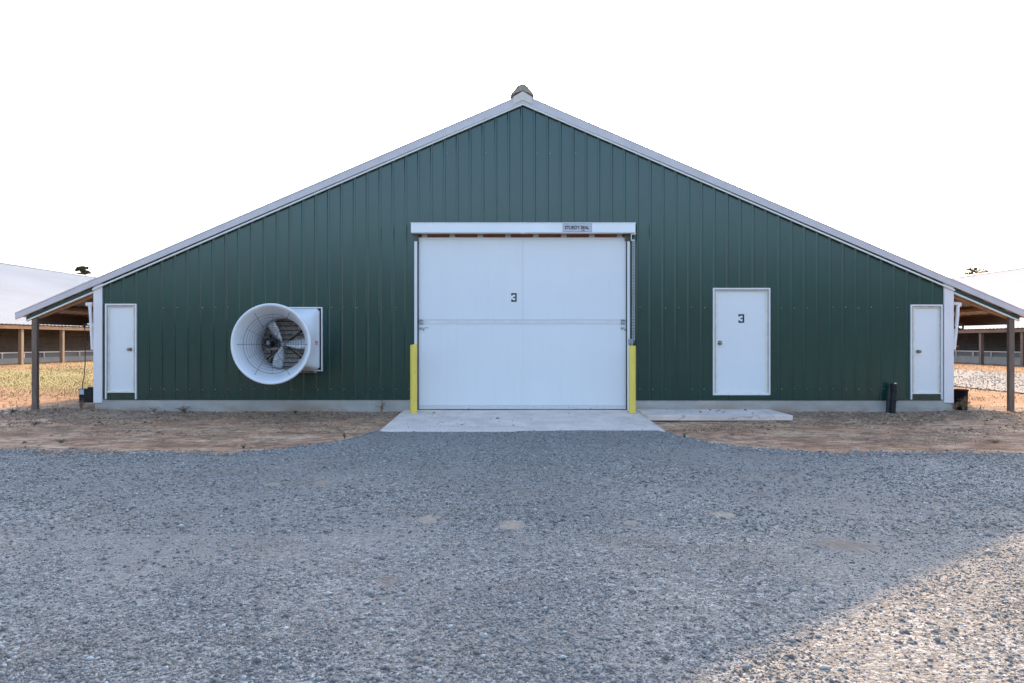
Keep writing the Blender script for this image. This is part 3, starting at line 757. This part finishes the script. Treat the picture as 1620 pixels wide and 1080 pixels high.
gn = MB(); rect(gn, 655.0, 662.0, 368, 382, -.02, .010); gn.build('end_plate', PLT, barn); gn = MB(); rect(gn, 989, 1000, 369, 381.6, -.02, .010); gn.build('end_plate', PLT, barn)
hd = MB(); rect(hd, 650, 1005.3, 353.0, 368.6, 0.022, .17)
header = hd.build('header_cover', plain('header_white', (0.80, 0.79, 0.80), .35, var=.03, scale=1.5), barn, .006)
hh = MB(); rect(hh, 649.6, 1005.7, 352.4, 353.6, .022, .176); rect(hh, 999.3, 1005.8, 368.8, 371.4, .03, .12)
rect(hh, 823.5, 830.5, 367.4, 369.8, .171, .180)
hh.build('header_lip', M['trim'], header)
# name plate with lettering
sg = MB(); rect(sg, 890.2, 936.4, 354.0, 367.0, .1705, .175)
sg_o = sg
def letters(text, px0, px1, py0, py1, d, mat_i, target):
    cu = bpy.data.curves.new('lettering', 'FONT'); cu.body = text; cu.size = 1; cu.extrude = 0; cu.offset = .035
    to = bpy.data.objects.new('lettering', cu); COL.objects.link(to)
    dg = bpy.context.evaluated_depsgraph_get(); me_ = bpy.data.meshes.new_from_object(to.evaluated_get(dg))
    vs = np.array([v.co[:2] for v in me_.vertices]); lo, hi = vs.min(0), vs.max(0)
    x0, z1 = P(px0, py0, d); x1, z0 = P(px1, py1, d)
    out = [(x0+(x1-x0)*(v[0]-lo[0])/(hi[0]-lo[0]), W-d, z0+(z1-z0)*(v[1]-lo[1])/(hi[1]-lo[1])) for v in vs]
    target.add(out, [tuple(p.vertices) for p in me_.polygons], mat_i)
    bpy.data.objects.remove(to); bpy.data.meshes.remove(me_); bpy.data.curves.remove(cu)
letters('STURDY SEAL', 893.6, 932.2, 357.6, 363.4, .1775, 1, sg)
rect(sg, 920.3, 925.6, 365.1, 366.0, .1755, .177, 1)
for a in ((890.2, 936.4, 354.0, 354.7), (890.2, 936.4, 366.3, 367.0), (890.2, 890.8, 354.7, 366.3), (935.8, 936.4, 354.7, 366.3)): rect(sg, *a, .1752, .1765, 2)
plate = sg.build('name_plate', [M['signface'], M['signink'], plain('sign_border', (.28, .24, .28), .6)], header, fix=False)
# hoist chain and bracket at the right side
hb = MB(); rect(hb, 998.3, 999.6, 369.5, 380.5, .05, .09); rect(hb, 998.3, 1004.0, 379.6, 381.2, .05, .09); rect(hb, 1000.4, 1002.3, 371, 379.4, .02, .05, 1)
hb.build('chain_wheel_bracket', [M['trim'], M['dark']], barn)
def chain(m_, x, y, z0, z1, link=.036, r=.0042):
    k = 0; z = z1
    while z > z0:
        s_ = link*.62; pts = []
        for i in range(10):
            a = 2*math.pi*i/10; u = math.cos(a)*link*.30; v = math.sin(a)*link*.55
            pts.append((x+u*(1 if k % 2 else .25), y+u*(.25 if k % 2 else 1), z+v))
        m_.tube(pts, r, 5, 0, closed=True); z -= link*.72; k += 1
ch = MB(); cx, cz1 = P(1001.6, 381, .06); _, cz0 = P(1001.6, 541, .06)
chain(ch, cx-.010, W-.06, cz0, cz1); chain(ch, cx+.016, W-.075, cz0+.01, cz1)
ch.build('hoist_chain', M['galv'], barn, fix=False)
gb = MB(); rect(gb, 994.6, 1000.4, 536.5, 543.4, .01, .06); rect(gb, 997.8, 1001.2, 541, 547, .02, .05); gb.build('chain_keeper', M['dull'], barn, .004)
# downturned drip flashing above the wall bottom
dp = MB(); rect(dp, 164, 655, 630.2, 631.6, -.0, .028); dp.build('base_flashing', M['green'], barn); dp = MB(); rect(dp, 1006, 1491, 631.0, 632.4, -.0, .028)
dp.build('base_flashing', M['green'], barn)

# ---- bollards
def bollard(px, py_top, py_base, label, slant):
    Yb = 11.72; X = (px-810)*Yb/F; zt = CZ+(HZ-py_top)*Yb/F; r = .060
    zb_ = float(-.012)
    root = empty('bollard', (X, Yb, zb_), label, 'bollard', 'yellow posts guarding the overhead door')
    m_ = MB(); n = 28
    vs = []; 
    for k, (z, rr) in enumerate(((zb_-.15, r), (zt-.02, r), (zt-.004, r*.97))):
        for i in range(n):
            a = 2*math.pi*i/n; xx = math.cos(a)*rr
            vs.append((X+xx, Yb+math.sin(a)*rr, z + (slant*xx if k else 0)))
    fs = [(k*n+i, k*n+(i+1) % n, (k+1)*n+(i+1) % n, (k+1)*n+i) for k in range(2) for i in range(n)]
    m_.add(vs, fs, 0, True); m_.add(vs[2*n:], [tuple(range(n))], 0)
    m_.build('pipe', yel, root)
    m_ = MB(); m_.tube([(X, Yb, zb_-.02), (X, Yb, zb_+.012)], [r*1.25, r*1.04], 24); m_.build('base_collar', M['footing'] if slant == 0 else M['yellow'], root)
def yellow_mat():
    m, t, b = newmat('yellow_bollard_paint'); p = pos(t)
    n = noise(t, scaled(t, p, (3, 3, .5)), 5, 5)
    c = ramp(t, n, [(0.3, (0.74, 0.53, 0.07)), (0.7, (0.84, 0.64, 0.11))])
    s_ = ramp(t, noise(t, scaled(t, p, (1, 1, .55)), 17, 5, .65), [(0.66, 0.0), (0.72, 0.75)])
    c = mix(t, s_, c, (0.22, 0.17, 0.05))
    t.links.new(c, b.inputs['Base Color']); b.inputs['Roughness'].default_value = .5; return m
yel = yellow_mat()
bollard(654.4, 543.5, 653, 'yellow steel bollard with slanted top left of the overhead door', .22)
bollard(1000.2, 545.5, 655, 'yellow round bollard below the hoist chain right of the overhead door', 0)

# ---- pads
def pad_z(y): return np.interp(y, [9.8, W], [-.070, .006])
pd = MB(); xa, xb_ = -1.915, 2.205
nx_, ny_ = 24, 14; vs = []
for j in range(ny_+1):
    y = 9.80 + (W+.03-9.80)*j/ny_
    for i in range(nx_+1):
        x = xa + (xb_-xa)*i/nx_; vs.append((x, y, float(pad_z(y)) + .0025*math.sin(x*2.1+y) ))
fs = [(j*(nx_+1)+i, j*(nx_+1)+i+1, (j+1)*(nx_+1)+i+1, (j+1)*(nx_+1)+i) for j in range(ny_) for i in range(nx_)]
pd.add(vs, fs)
# skirt
per = [i for i in range(nx_+1)] + [j*(nx_+1)+nx_ for j in range(1, ny_+1)] + [ny_*(nx_+1)+i for i in range(nx_-1, -1, -1)] + [j*(nx_+1) for j in range(ny_-1, 0, -1)]
top = [vs[i] for i in per]; n = len(top)
pd.add(top + [(a, b, c-.25) for a, b, c in top], [(i, i+n, (i+1) % n+n, (i+1) % n) for i in range(n)])
o = pd.build('concrete_apron', M['concrete'], None); tag(o, 'sloping pale concrete apron in front of the white overhead door', 'concrete slab')
sp = MB(); zt = .022
x0, x1 = 2.215, 4.57
sp.prism([(x0, zt-.085), (x1, zt-.085), (x1, zt), (x0, zt)], 11.10, W-.014)
sp.prism([(x0+.5, zt-.097), (x1-.25, zt-.097), (x1-.25, zt-.0855), (x0+.5, zt-.0855)], 11.13, 11.9)
o = sp.build('concrete_step', M['concrete'], None, .006); tag(o, 'low rectangular concrete slab in front of the numbered white walk door', 'concrete slab')

# ---- leaves on the apron and slab
X = rng.uniform(-1.8, 2.1, 150); Y = rng.uniform(9.9, 12.0, 150)
pt = [(687,654.5,.05),(685,657,.04),(787,661,.07),(790,665,.03),(812,669.5,.05),(731,669,.05),(777,662,.03),(709,661,.02),(755,671,.02),(745,672,.02),(690,680,.025),(697,681,.03),(715,677,.02),(845,676,.03),(927,677,.02),(730,664,.02),(820,661,.02),(900,655,.03)]
Xs, Ys, Ss = [], [], []
for px, py, s_ in pt:
    Yv = F*(CZ+.03)/(py-HZ); Xs.append((px-810)*Yv/F); Ys.append(Yv); Ss.append(s_)
X = np.concatenate([X, Xs, rng.uniform(2.6, 4.2, 26)]); Y = np.concatenate([Y, Ys, rng.uniform(11.35, 12.0, 26)])
sz = np.concatenate([rng.uniform(.004, .012, 150), np.array(Ss)*.55, rng.uniform(.006, .035, 26)])
Z = np.where(X > 2.21, .022, pad_z(Y)) + .004
o = scatter('dead_leaves', octa(), X, Y, Z, sz, island_mat('dead_leaf', [(0, (.05, .035, .03)), (1, (.14, .09, .07))]), .25, .4)
tag(o, 'dark dead leaves and crumbs of earth scattered on the concrete slabs', 'dead leaves', kind='stuff')

# ------------------------------------------------------------------ exhaust fan
AX = P(459, 0)[0]; AZ = CZ - .040; BZ = P(0, 536.3)[1]
fan = empty('exhaust_fan', (AX, W, BZ), 'large white cone exhaust fan with wire guard on the green wall', 'exhaust fan')
NF = 72; BH = .545
def sqpt(a, h):
    c, s_ = math.cos(a), math.sin(a); k = h/max(abs(c), abs(s_)); return c*k, s_*k
def loft(m_, rings, mi=0, smooth=True):
    n = NF; vs = [q for r in rings for q in r]
    m_.add(vs, [(k*n+i, k*n+(i+1) % n, (k+1)*n+(i+1) % n, (k+1)*n+i) for k in range(len(rings)-1) for i in range(n)], mi, smooth)
def ring(d, r, kk=1.0, h=BH, drop=None):
    out = []
    for i in range(NF):
        a = 2*math.pi*(i+.5)/NF
        cx_, cz_ = math.cos(a)*r, math.sin(a)*r; qx, qz = sqpt(a, h)
        out.append((AX + cx_*kk + qx*(1-kk), W-d, (AZ+cz_)*kk + (BZ+qz)*(1-kk)))
    return out
fm = MB()
for a in ((409.2, 509.8, 486.3, 488.2), (409.2, 509.8, 584.4, 586.3), (409.2, 411.1, 488.2, 584.4), (507.9, 509.8, 488.2, 584.4)): rect(fm, *a, .0, .045)
fm.build('wall_frame', M['trim'], fan, .003)
fb = MB(); rect(fb, 411.1, 507.9, 488.2, 584.4, .0, .012); fb.build('frame_recess', M['rubber'], fan)
hs = MB(); loft(hs, [ring(.014, .47, 0, .530), ring(.075, .47, 0, .530), ring(.085, .47, .0, .524), ring(.16, .47, .16, .51), ring(.26, .47, .58, .49), ring(.33, .468, .93, .485), ring(.40, .462, 1), ring(.42, .456, 1)])
hs.build('housing', M['fanwhite'], fan)
cn = MB()
inner = [(.16, .436), (.34, .436), (.465, .434), (.56, .442), (.66, .468), (.78, .516), (.88, .562), (.94, .592), (.968, .607), (.983, .621), (.990, .637), (.985, .652), (.970, .658), (.952, .655), (.945, .640), (.90, .600), (.80, .545), (.68, .492), (.56, .462), (.44, .455), (.38, .455)]
loft(cn, [ring(d, r) for d, r in inner]); cn.build('cone', M['fanwhite'], fan)
# louvre shutter at the back
lv = MB(); z = AZ-.47
lv.box(AX-.47, AX+.47, W-.040, W-.030, AZ-.5, AZ+.5)
while z < AZ+.46:
    lv.add([(AX-.46, W-.046, z), (AX+.46, W-.046, z), (AX+.46, W-.085, z-.004), (AX-.46, W-.085, z-.004), (AX-.46, W-.05, z+.076), (AX+.46, W-.05, z+.076)], [(3, 2, 5, 4), (0, 1, 2, 3)]); z += .078
z = AZ-.47
while z < AZ+.46:
    lv.box(AX-.46, AX+.46, W-.092, W-.086, z-.010, z+.002, 1); z += .078  # dark bars stand in for the shadow under each slat lip
lv.box(AX-.30, AX-.28, W-.12, W-.09, AZ-.45, AZ+.45, 1)
lv.build('shutter', [M['louver'], M['dark']], fan)
# struts, motor, belt
st = MB(); hub = Vector((AX, W-.24, AZ))
for ang, L in ((38, .44), (-40, .44), (141, .44), (219, .44)):
    a = math.radians(ang); e = hub + Vector((math.cos(a)*L, .04, math.sin(a)*L)); nrm = Vector((-math.sin(a), 0, math.cos(a)))
    st.bar(hub, e, .045, .035, 0); st.bar(hub + nrm*.020 + Vector((0,-.03,0)), e + nrm*.020 + Vector((0,-.03,0)), .010, .012, 1)
st.build('strut', [M['dark'], M['strut']], fan)
mt = MB(); mx = AX-.27; mz = AZ+.015
mt.tube([(mx, W-.12, mz), (mx, W-.14, mz), (mx, W-.30, mz), (mx, W-.315, mz)], [.05, .085, .085, .05], 18, 0)
mt.tube([(mx, W-.315, mz), (mx, W-.345, mz)], .03, 14, 1)
mt.tube([(mx, W-.33, mz+.03), (AX-.02, W-.33, AZ+.055), (AX+.03, W-.33, AZ), (AX-.02, W-.33, AZ-.055), (mx, W-.33, mz-.03)], .009, 6, 0, closed=True)
mt.bar((mx-.06, W-.25, mz-.10), (AX-.07, W-.25, AZ-.07), .03, .035, 2)
mt.bar((mx-.05, W-.16, mz+.10), (mx+.10, W-.16, mz+.03), .03, .05, 0)
mt.build('motor', [M['dark'], M['dull'], M['strut']], fan)
bhub = Vector((AX, W-.385, AZ))
hb = MB(); hb.tube([(AX, W-.22, AZ), (AX, W-.40, AZ)], .016, 12); hb.tube([(AX, W-.36, AZ), (AX, W-.365, AZ), (AX, W-.40, AZ), (AX, W-.41, AZ)], [.03, .042, .042, .02], 18)
hb.build('hub', M['dull'], fan)
for ang in (1, 122, 255):
    a = math.radians(ang); u = Vector((math.cos(a), 0, math.sin(a))); s_ = Vector((-math.sin(a), 0, math.cos(a))); m_ = MB()
    L = 9; vs = []
    for i in range(L):
        q = i/(L-1); r = .045 + q*.375; wd_ = .030 + .058*min(1, q*1.9) + .006*q; tw = math.radians(38-22*q)
        if i == L-1: wd_ *= .82
        for j in range(5):
            v = (j/4-.5)*2; off = s_*(v*wd_*math.cos(tw)) + Vector((0, 1, 0))*(v*wd_*math.sin(tw) + .022*(v*v-.4))
            vs.append(bhub + u*r + off)
    m_.add(vs, [(i*5+j, i*5+j+1, (i+1)*5+j+1, (i+1)*5+j) for i in range(L-1) for j in range(4)], 0, True)
    b_ = m_.build('blade', M['blade'], fan, fix=False)
    sm = b_.modifiers.new('solid', 'SOLIDIFY'); sm.thickness = .004
# guard
gd = MB(); gy_ = W-.90
def gr(r, y, th):
    gd.tube([(AX+math.cos(2*math.pi*i/64)*r, y, AZ+math.sin(2*math.pi*i/64)*r) for i in range(64)], th, 5, closed=True)
for k, r in enumerate((.478, .430, .385, .345, .305, .265, .225, .185, .145, .10, .055)): gr(r, gy_, .0042 if k in (0,) else .0026)
for k in range(12):
    a = math.radians(30*k); c, s_ = math.cos(a), math.sin(a); r1 = .585 if k % 2 == 0 else .478
    gd.tube([(AX+c*.05, gy_-.004, AZ+s_*.05), (AX+c*.478, gy_-.004, AZ+s_*.478), (AX+c*r1, gy_-(.012 if k % 2 == 0 else .004), AZ+s_*r1)], .0042 if k % 2 == 0 else .0026, 5)
gd.build('wire_guard', M['wire'], fan, fix=False)
# fasteners and red emblem on the housing
lb = MB()
x_, z_ = P(499.5, 542, .20); yy = W-.178
lb.add([(x_-.032, yy-.012, z_-.022), (x_+.032, yy+.008, z_-.022), (x_+.032, yy+.008, z_-.006), (x_-.032, yy-.012, z_-.006)], [(0,1,2,3)], 0)
lb.add([(x_-.032, yy-.012, z_+.004), (x_+.032, yy+.008, z_+.004), (x_+.032, yy+.008, z_+.020), (x_-.032, yy-.012, z_+.020)], [(0,1,2,3)], 0)
lb.build('emblem', M['red'], fan, fix=False)

# ------------------------------------------------------------------ small items at the corners
# left: white pipe with branch and cord, black box
pr = empty('vent_pipe', (XLT-.12, W+.25, .0), 'white plastic pipe with branch hanging beside the left barn corner', 'pipe')
def PY(px, py, Y): return ((px-810)*Y/F, Y, CZ+(HZ-py)*Y/F)
m_ = MB(); Yp = W+.07
m_.tube([PY(151, 481.8, Yp+.25), PY(144, 481.8, Yp), PY(142.5, 483.5, Yp), PY(143.5, 500, Yp), PY(146.5, 552, Yp)], [.028, .03, .03, .028, .028], 12); m_.build('riser', M['pvc'], pr)
m_ = MB(); m_.tube([PY(137, 481.8, Yp), PY(147, 481.8, Yp)], .038, 14); m_.build('cap', M['pvc'], pr)
m_ = MB(); m_.tube([PY(146, 514, Yp), PY(139, 513.2, Yp)], .020, 10); m_.tube([PY(145.4, 512, Yp), PY(145.8, 519, Yp)], .036, 12); m_.build('branch', M['pvc'], pr)
m_ = MB(); m_.tube([PY(140, 513.6, Yp), PY(133.5, 513.2, Yp)], .018, 8); m_.tube([PY(133.6, 512.4, Yp), PY(133.2, 519, Yp)], .015, 8); m_.build('sensor', M['dark'], pr)
m_ = MB(); m_.tube([PY(134, 516, Yp), PY(135, 545, Yp), PY(134.6, 575, Yp), PY(133, 595, Yp), PY(130.6, 606, Yp), PY(130.5, 614, Yp)], .007, 6); m_.build('cord', M['rubber'], pr)
bx = empty('bait_box', (P(137, 0)[0], W+.2, .1), 'black plastic box with grey sticker at the left foot of the green barn', 'plastic box')
m_ = MB(); Yq = W+.02
def q(px, py): return ((px-810)*Yq/F, CZ+(HZ-py)*Yq/F)
m_.prism([q(124, 614), q(137, 614), q(139, 611.3), q(149, 611.3), q(149, 636), q(125, 636)], Yq, Yq+.38); m_.build('case', M['dark'], bx, .012)
m_ = MB(); a, c = q(125.5, 615), q(132.8, 623); m_.box(a[0], c[0], Yq-.004, Yq-.001, c[1], a[1]); m_.build('sticker', M['paperlabel'], bx)
# right: white pipe, hose ring, red valve, black bin
pr = empty('downpipe', (XRT+.1, W+.25, 0), 'white plastic elbow pipe with red valve beside the right barn corner', 'pipe')
m_ = MB(); m_.tube([PY(1508, 480.5, Yp), PY(1517, 480.8, Yp), PY(1517.4, 483, Yp), PY(1515.3, 484.5, Yp), PY(1514.6, 500, Yp), PY(1511.5, 530, Yp), PY(1509, 552, Yp)], .03, 12); m_.build('riser', M['pvc'], pr)
m_ = MB(); m_.tube([PY(1517.2, 479.2, Yp), PY(1517.2, 485.2, Yp)], .04, 12); m_.build('elbow', M['pvc'], pr)
m_ = MB(); m_.tube([PY(1509, 546.6, Yp), PY(1515.5, 546.8, Yp)], .014, 8); m_.build('valve', M['red'], pr)
m_ = MB(); cx_, cy_, cz_ = PY(1519.3, 517.3, Yp)
m_.tube([(cx_+math.cos(i*.3927)*.05, cy_+.02*math.sin(i*.3927), cz_+math.sin(i*.3927)*.05) for i in range(16)], .016, 8, closed=True)
m_.bar((cx_-.12, cy_, cz_-.02), (cx_-.045, cy_, cz_+.0), .03, .04)
m_.tube([(cx_-.09, cy_, cz_+.01), (cx_-.10, cy_+.1, cz_+.05)], .012, 6)
o = m_.build('hose_ring', M['rubber'], None); tag(o, 'small black rubber ring hanging beside the white pipe at the right corner', 'hose ring')
bn = empty('black_tub', (P(1519, 0)[0], W+.1, 0), 'black plastic tub behind dry weeds at the right foot of the green barn', 'tub')
m_ = MB(); yb0 = W+.20; cx_ = (1519.5-810)*yb0/F
zt_ = P(0, 616)[1]
n = 28; prf = [(-.06, .105), (zt_-.03, .118), (zt_-.028, .128), (zt_, .130), (zt_, .114), (zt_-.05, .108), (zt_-.12, .10)]
vs = [(cx_+math.cos(2*math.pi*i/n)*r, yb0+math.sin(2*math.pi*i/n)*r, z) for z, r in prf for i in range(n)]
m_.add(vs, [(k*n+i, k*n+(i+1) % n, (k+1)*n+(i+1) % n, (k+1)*n+i) for k in range(len(prf)-1) for i in range(n)], 0, True)
m_.add(vs[-n:], [tuple(range(n))], 0)
m_.build('tub_body', M['dark'], bn)
# black corrugated standpipe near the right door
dpz = P(0, 605)[1]; dx0 = P(1410.5, 0)[0]
sp_ = empty('drain_pipe', (dx0, W-.2, -.03), 'leaning black corrugated drain pipe stub against the wall left of the right narrow door', 'drain pipe')
m_ = MB(); pts = []; rr = []
zb_ = -.08; N_ = 46
for i in range(N_+1):
    q_ = i/N_; z = zb_+(dpz-zb_)*q_
    pts.append((P(1406.5+6.0*min(1, q_*1.15), 0)[0]*(1-.008), W-.20+.08*q_, z)); rr.append((.054 if q_ > .45 else .048)*(1.0+.05*math.sin(i*2.1)))
rr[-1] *= .80
m_.tube(pts, rr, 18, caps=True); m_.build('pipe', M['dark'], sp_)
m_ = MB(); e = Vector(pts[-1]); m_.tube([e+Vector((-.02,-.055,-.0)), e+Vector((0,-.062,.012)), e+Vector((.02,-.055,0))], .009, 6); m_.build('tie', M['pvc'], sp_)
m_ = MB(); m_.tube([(pts[0][0]-.050, W-.15, -.06), (pts[0][0]-.035, W-.14, .16), (pts[0][0]+.0, W-.12, .33)], [.034, .034, .03], 10); m_.build('brace', M['rubber'], sp_)

# ---- weeds, each a plant
def weed(px, py, Y, h, n, mat, label, cat='weed', spread=.5, name='dry_weed', curl=.5, th=.004):
    x = (px-810)*Y/F; z0 = float(gz(x, Y))
    m_ = MB()
    for k in range(n):
        a = random.uniform(0, 6.283); L = h*random.uniform(.55, 1.1); sp_ = random.uniform(.1, 1)*spread*h
        pts = []
        for i in range(7):
            q_ = i/6; bend = q_**1.6
            pts.append((x+random.uniform(-.01,.01)+math.cos(a)*sp_*bend, Y+math.sin(a)*sp_*bend*.7, z0-.01+L*(q_ - curl*max(0, q_-.6)**1.2)))
        m_.tube(pts, [th*(1-.75*i/6) for i in range(7)], 4, caps=False)
        for i in range(2, 7):
            if random.random() < .75:
                p_ = Vector(pts[i]); d_ = Vector((random.uniform(-1, 1), random.uniform(-1, 1), random.uniform(-.5, .8))).normalized()*h*.13
                s2 = d_.cross(Vector((random.random(), random.random(), random.random()))).normalized()*h*.035
                m_.add([p_, p_+d_*.5+s2, p_+d_, p_+d_*.5-s2], [(0, 1, 2, 3)])
    o = m_.build(name, mat, None, fix=False); tag(o, label, cat); return o
weed(604, 650, 11.98, .34, 9, M['weed'], 'tall wispy dry weed beside the left yellow bollard', spread=.55, curl=1.2)
weed(243, 650, 11.95, .17, 16, M['weed'], 'curly dry weed against the footing right of the narrow left door', spread=.9, curl=1.0)
weed(291, 650, 11.95, .15, 40, M['weed'], 'bushy reddish dry weed against the footing between the left door and the fan', spread=1.3, th=.005)
weed(545, 690, 9.3, .12, 9, M['greenweed'], 'small green weed at the gravel edge left of the apron', name='green_weed')
weed(467, 655, 11.85, .09, 26, M['greenweed'], 'low green weed at the footing below the exhaust fan', name='green_weed', spread=1.1)
weed(1083, 690, 9.25, .10, 14, M['greenweed'], 'small green weed at the gravel edge right of the apron', name='green_weed', spread=.8)
weed(385, 708, 8.5, .07, 14, M['greenweed'], 'tiny green weed on the bare earth below the fan', name='green_weed', spread=.9)
weed(1524, 650, W+.02, .30, 46, M['weed'], 'dry weed clump in front of the black tub at the right corner', spread=.42, th=.005)
weed(1512, 650, W-.02, .20, 30, M['weed'], 'short reddish dry weed between the right corner trim and the tub', spread=.45)
weed(128, 650, W-.05, .22, 26, M['weed'], 'dry weed below the black plastic box at the left corner', spread=.6)
weed(55, 668, 10.6, .10, 26, M['weed'], 'small dry weed on the bare earth in front of the left porch post', spread=1.2)
weed(97, 698, 8.9, .07, 26, M['weed'], 'low dry tuft on the bare earth near the left edge', spread=1.6)
weed(1575, 700, 8.9, .07, 30, M['weed'], 'low dark dry tuft on the bare earth near the right edge', spread=1.8)
weed(20, 655, 12.0, .09, 30, M['greenweed'], 'dull green weed beside the left porch post', name='green_weed', spread=1.6)

# ------------------------------------------------------------------ neighbouring barns
def neighbour(sgn, xe, ze, xr, zr, zg, label, post_mat, curt, fascia, phase):
    ex = sgn*xe; rx = sgn*xr; y0, y1 = 12.1, 112.0
    b = empty('long_barn', (rx, y0, zg), label, 'barn')
    roof_sheet(rx, zr, ex, ze, y0, y1).build('roof_panel', M['roof'], b, fix=False)
    roof_sheet(rx, zr, rx+sgn*(xr-xe), ze, y0, y1).build('roof_panel', M['roof'], b, fix=False)
    m_ = MB(); m_.prism([(rx-.18, zr-.03), (rx, zr+.05), (rx+.18, zr-.03)], y0-.02, y1); m_.build('ridge_cap', M['roof'], b)
    m_ = MB(); m_.box(ex+sgn*.05, ex+sgn*.09, y0, y1, ze-.17, ze-.035); m_.build('eave_board', fascia, b)
    xw = ex+sgn*1.34
    m_ = MB(); zt_ = ze+.30
    # curtain wall with shallow horizontal folds
    zz = .78; prev = None; vs = []; fs = []
    k = 0
    while zz < zt_+.15:
        vs += [(xw-sgn*(.02 if k % 2 else 0), y0+.1, zz), (xw-sgn*(.02 if k % 2 else 0), y1, zz)]
        if k: fs.append((2*k-2, 2*k-1, 2*k+1, 2*k))
        k += 1; zz += .085
    m_.add(vs, fs); m_.build('curtain', curt, b, fix=False)
    m_ = MB(); m_.box(xw, xw+sgn*.15, y0+.1, y1, zg-.4, .55); m_.build('footing', M['footing'], b)
    m_ = MB(); m_.box(xw+sgn*.03, xw+sgn*.06, y0+.1, y1, .54, .80); m_.build('vent_screen', plain('screen_grey', (.17, .17, .165), .7), b)
    m_ = MB(); m_.box(xw-sgn*.05, xw-sgn*.01, y0+.1, y1, .755, .80)
    y = y0+.5
    while y < 80: m_.box(xw-sgn*.045, xw-sgn*.01, y, y+.05, .551, .7545); y += 1.22
    m_.build('white_rail', M['trim'], b)
    m_ = MB(); xg = rx+sgn*(xr-xe)-sgn*1.34
    m_.add([(xw, y0+.12, zg), (xg, y0+.12, zg), (xg, y0+.12, ze+.45), (rx, y0+.12, zr-.06), (xw, y0+.12, ze+.45)], [(0, 1, 2, 3, 4)]); m_.build('gable_wall', M['green'], b, fix=False)
    for k in range(28):
        y = phase + k*2.44 - 2.44*5
        if y < y0 or y > 80: continue
        m_ = MB(); m_.prism([(ex+sgn*.1, ze-.04), (ex+sgn*.1, ze-.17), (xw, ze-.17+.38), (xw, ze+.5)], y, y+.045); m_.build('rafter', M['beam'], b)
    for k in range(28):
        y = phase + (k-5)*2.44
        if y < y0 or y > 80: continue
        p_ = MB(); p_.box(ex+sgn*.10, ex+sgn*.23, y, y+.13, zg-.4, ze-.16); p_.build('porch_post', post_mat, b)
neighbour(-1, 19.05, CZ+.0338*19.05, 28.3, CZ+.153*28.3, .30, 'long pale roofed barn at the far left behind the grass', M['palepost'], M['curtain'], M['rafter'], 26.65)
neighbour(1, 20.4, CZ+.0259*20.4, 29.5, CZ+.1430*29.5, .20, 'long pale roofed barn at the far right behind the gravel lane', M['post'], M['curtain2'], M['beam'], 27.4)

# ------------------------------------------------------------------ two distant trees
def tree(name, px, py_top, Y, crown_w, crown_h, label, nclump, dens, mat, leafs):
    x = (px-810)*Y/F; zt_ = CZ+(HZ-py_top)*Y/F
    root = empty(name, (x, Y, 0.2), label, 'tree'); rr = random.Random(px)
    t_ = MB(); t_.tube([(x, Y, -.3), (x+.2, Y, zt_*.4), (x-.1, Y+.2, zt_*.75), (x, Y, zt_-.5)], [.30, .22, .12, .03], 10)
    V = []; cl = []
    for k in range(nclump):
        a = rr.uniform(0, 6.283); q_ = rr.random(); q_ = q_ if k % 4 else -1.2*q_; r = crown_w*.5*math.sqrt(rr.random())*(1-.3*max(0, q_))
        c = Vector((x+math.cos(a)*r, Y+math.sin(a)*r, zt_-crown_h*(1-q_)*.95-.3)); cl.append(c)
        base = Vector((x, Y, c.z-.25*r-.3)); t_.tube([base, (base+c)/2+Vector((0,0,.15)), c], [.07, .045, .015], 5)
    t_.build('trunk', M['bark'], root)
    n = leafs; C = np.array([cl[i % nclump] for i in range(n)]); C = C + rng.normal(0, 1, (n, 3))*np.array([dens, dens, dens*.55])
    a = rng.normal(0, 1, (n, 3)); a /= np.linalg.norm(a, axis=1)[:, None]; b_ = np.cross(a, rng.normal(0, 1, (n, 3))); b_ /= np.linalg.norm(b_, axis=1)[:, None]
    s_ = rng.uniform(.05, .12, n)[:, None]
    V = np.stack([C-a*s_*1.6, C+b_*s_*.6, C+a*s_*1.6, C-b_*s_*.6], 1).reshape(-1, 3) - np.array(root.location)
    Fc = np.arange(4*n).reshape(-1, 4); o = raw('crown', V, Fc, mat); o.parent = root
tree('pine_tree', 132, 419.5, 150, 3.3, 2.0, 'small dark tree top rising above the left barn roof', 60, .15, M['leaf'], 9000)
tree('bare_tree', 1545, 421.5, 150, 5.8, 1.9, 'thin sparse tree top rising above the right barn roof', 70, .15, M['barkleaf'], 3600)

# wooded edge far behind the photographer (it shows as the dark lower half of the reflection in the glossy green wall)
n = 26000; X = rng.uniform(-110, 110, n); hh_ = 10.5 + 1.8*vnoise(X, X*0, .25, 71) + 1.2*vnoise(X, X*0, .9, 72)
Z = rng.uniform(0, 1, n)**.8*hh_; Y = -48 + rng.normal(0, 1.8, n) + 2*vnoise(X, Z, .4, 73)
C_ = np.stack([X, Y, Z], -1); a = rng.normal(0, 1, (n, 3)); a /= np.linalg.norm(a, axis=1)[:, None]
b_ = np.cross(a, rng.normal(0, 1, (n, 3))); b_ /= np.linalg.norm(b_, axis=1)[:, None]; s_ = rng.uniform(.25, .6, n)[:, None]
V = np.stack([C_-a*s_*1.5, C_+b_*s_*.8, C_+a*s_*1.5, C_-b_*s_*.8], 1).reshape(-1, 3)
o = raw('wood_edge', V, np.arange(4*n).reshape(-1, 4), M['leaf']); tag(o, 'dense line of dark green trees far behind the yard', 'woodland', kind='stuff')
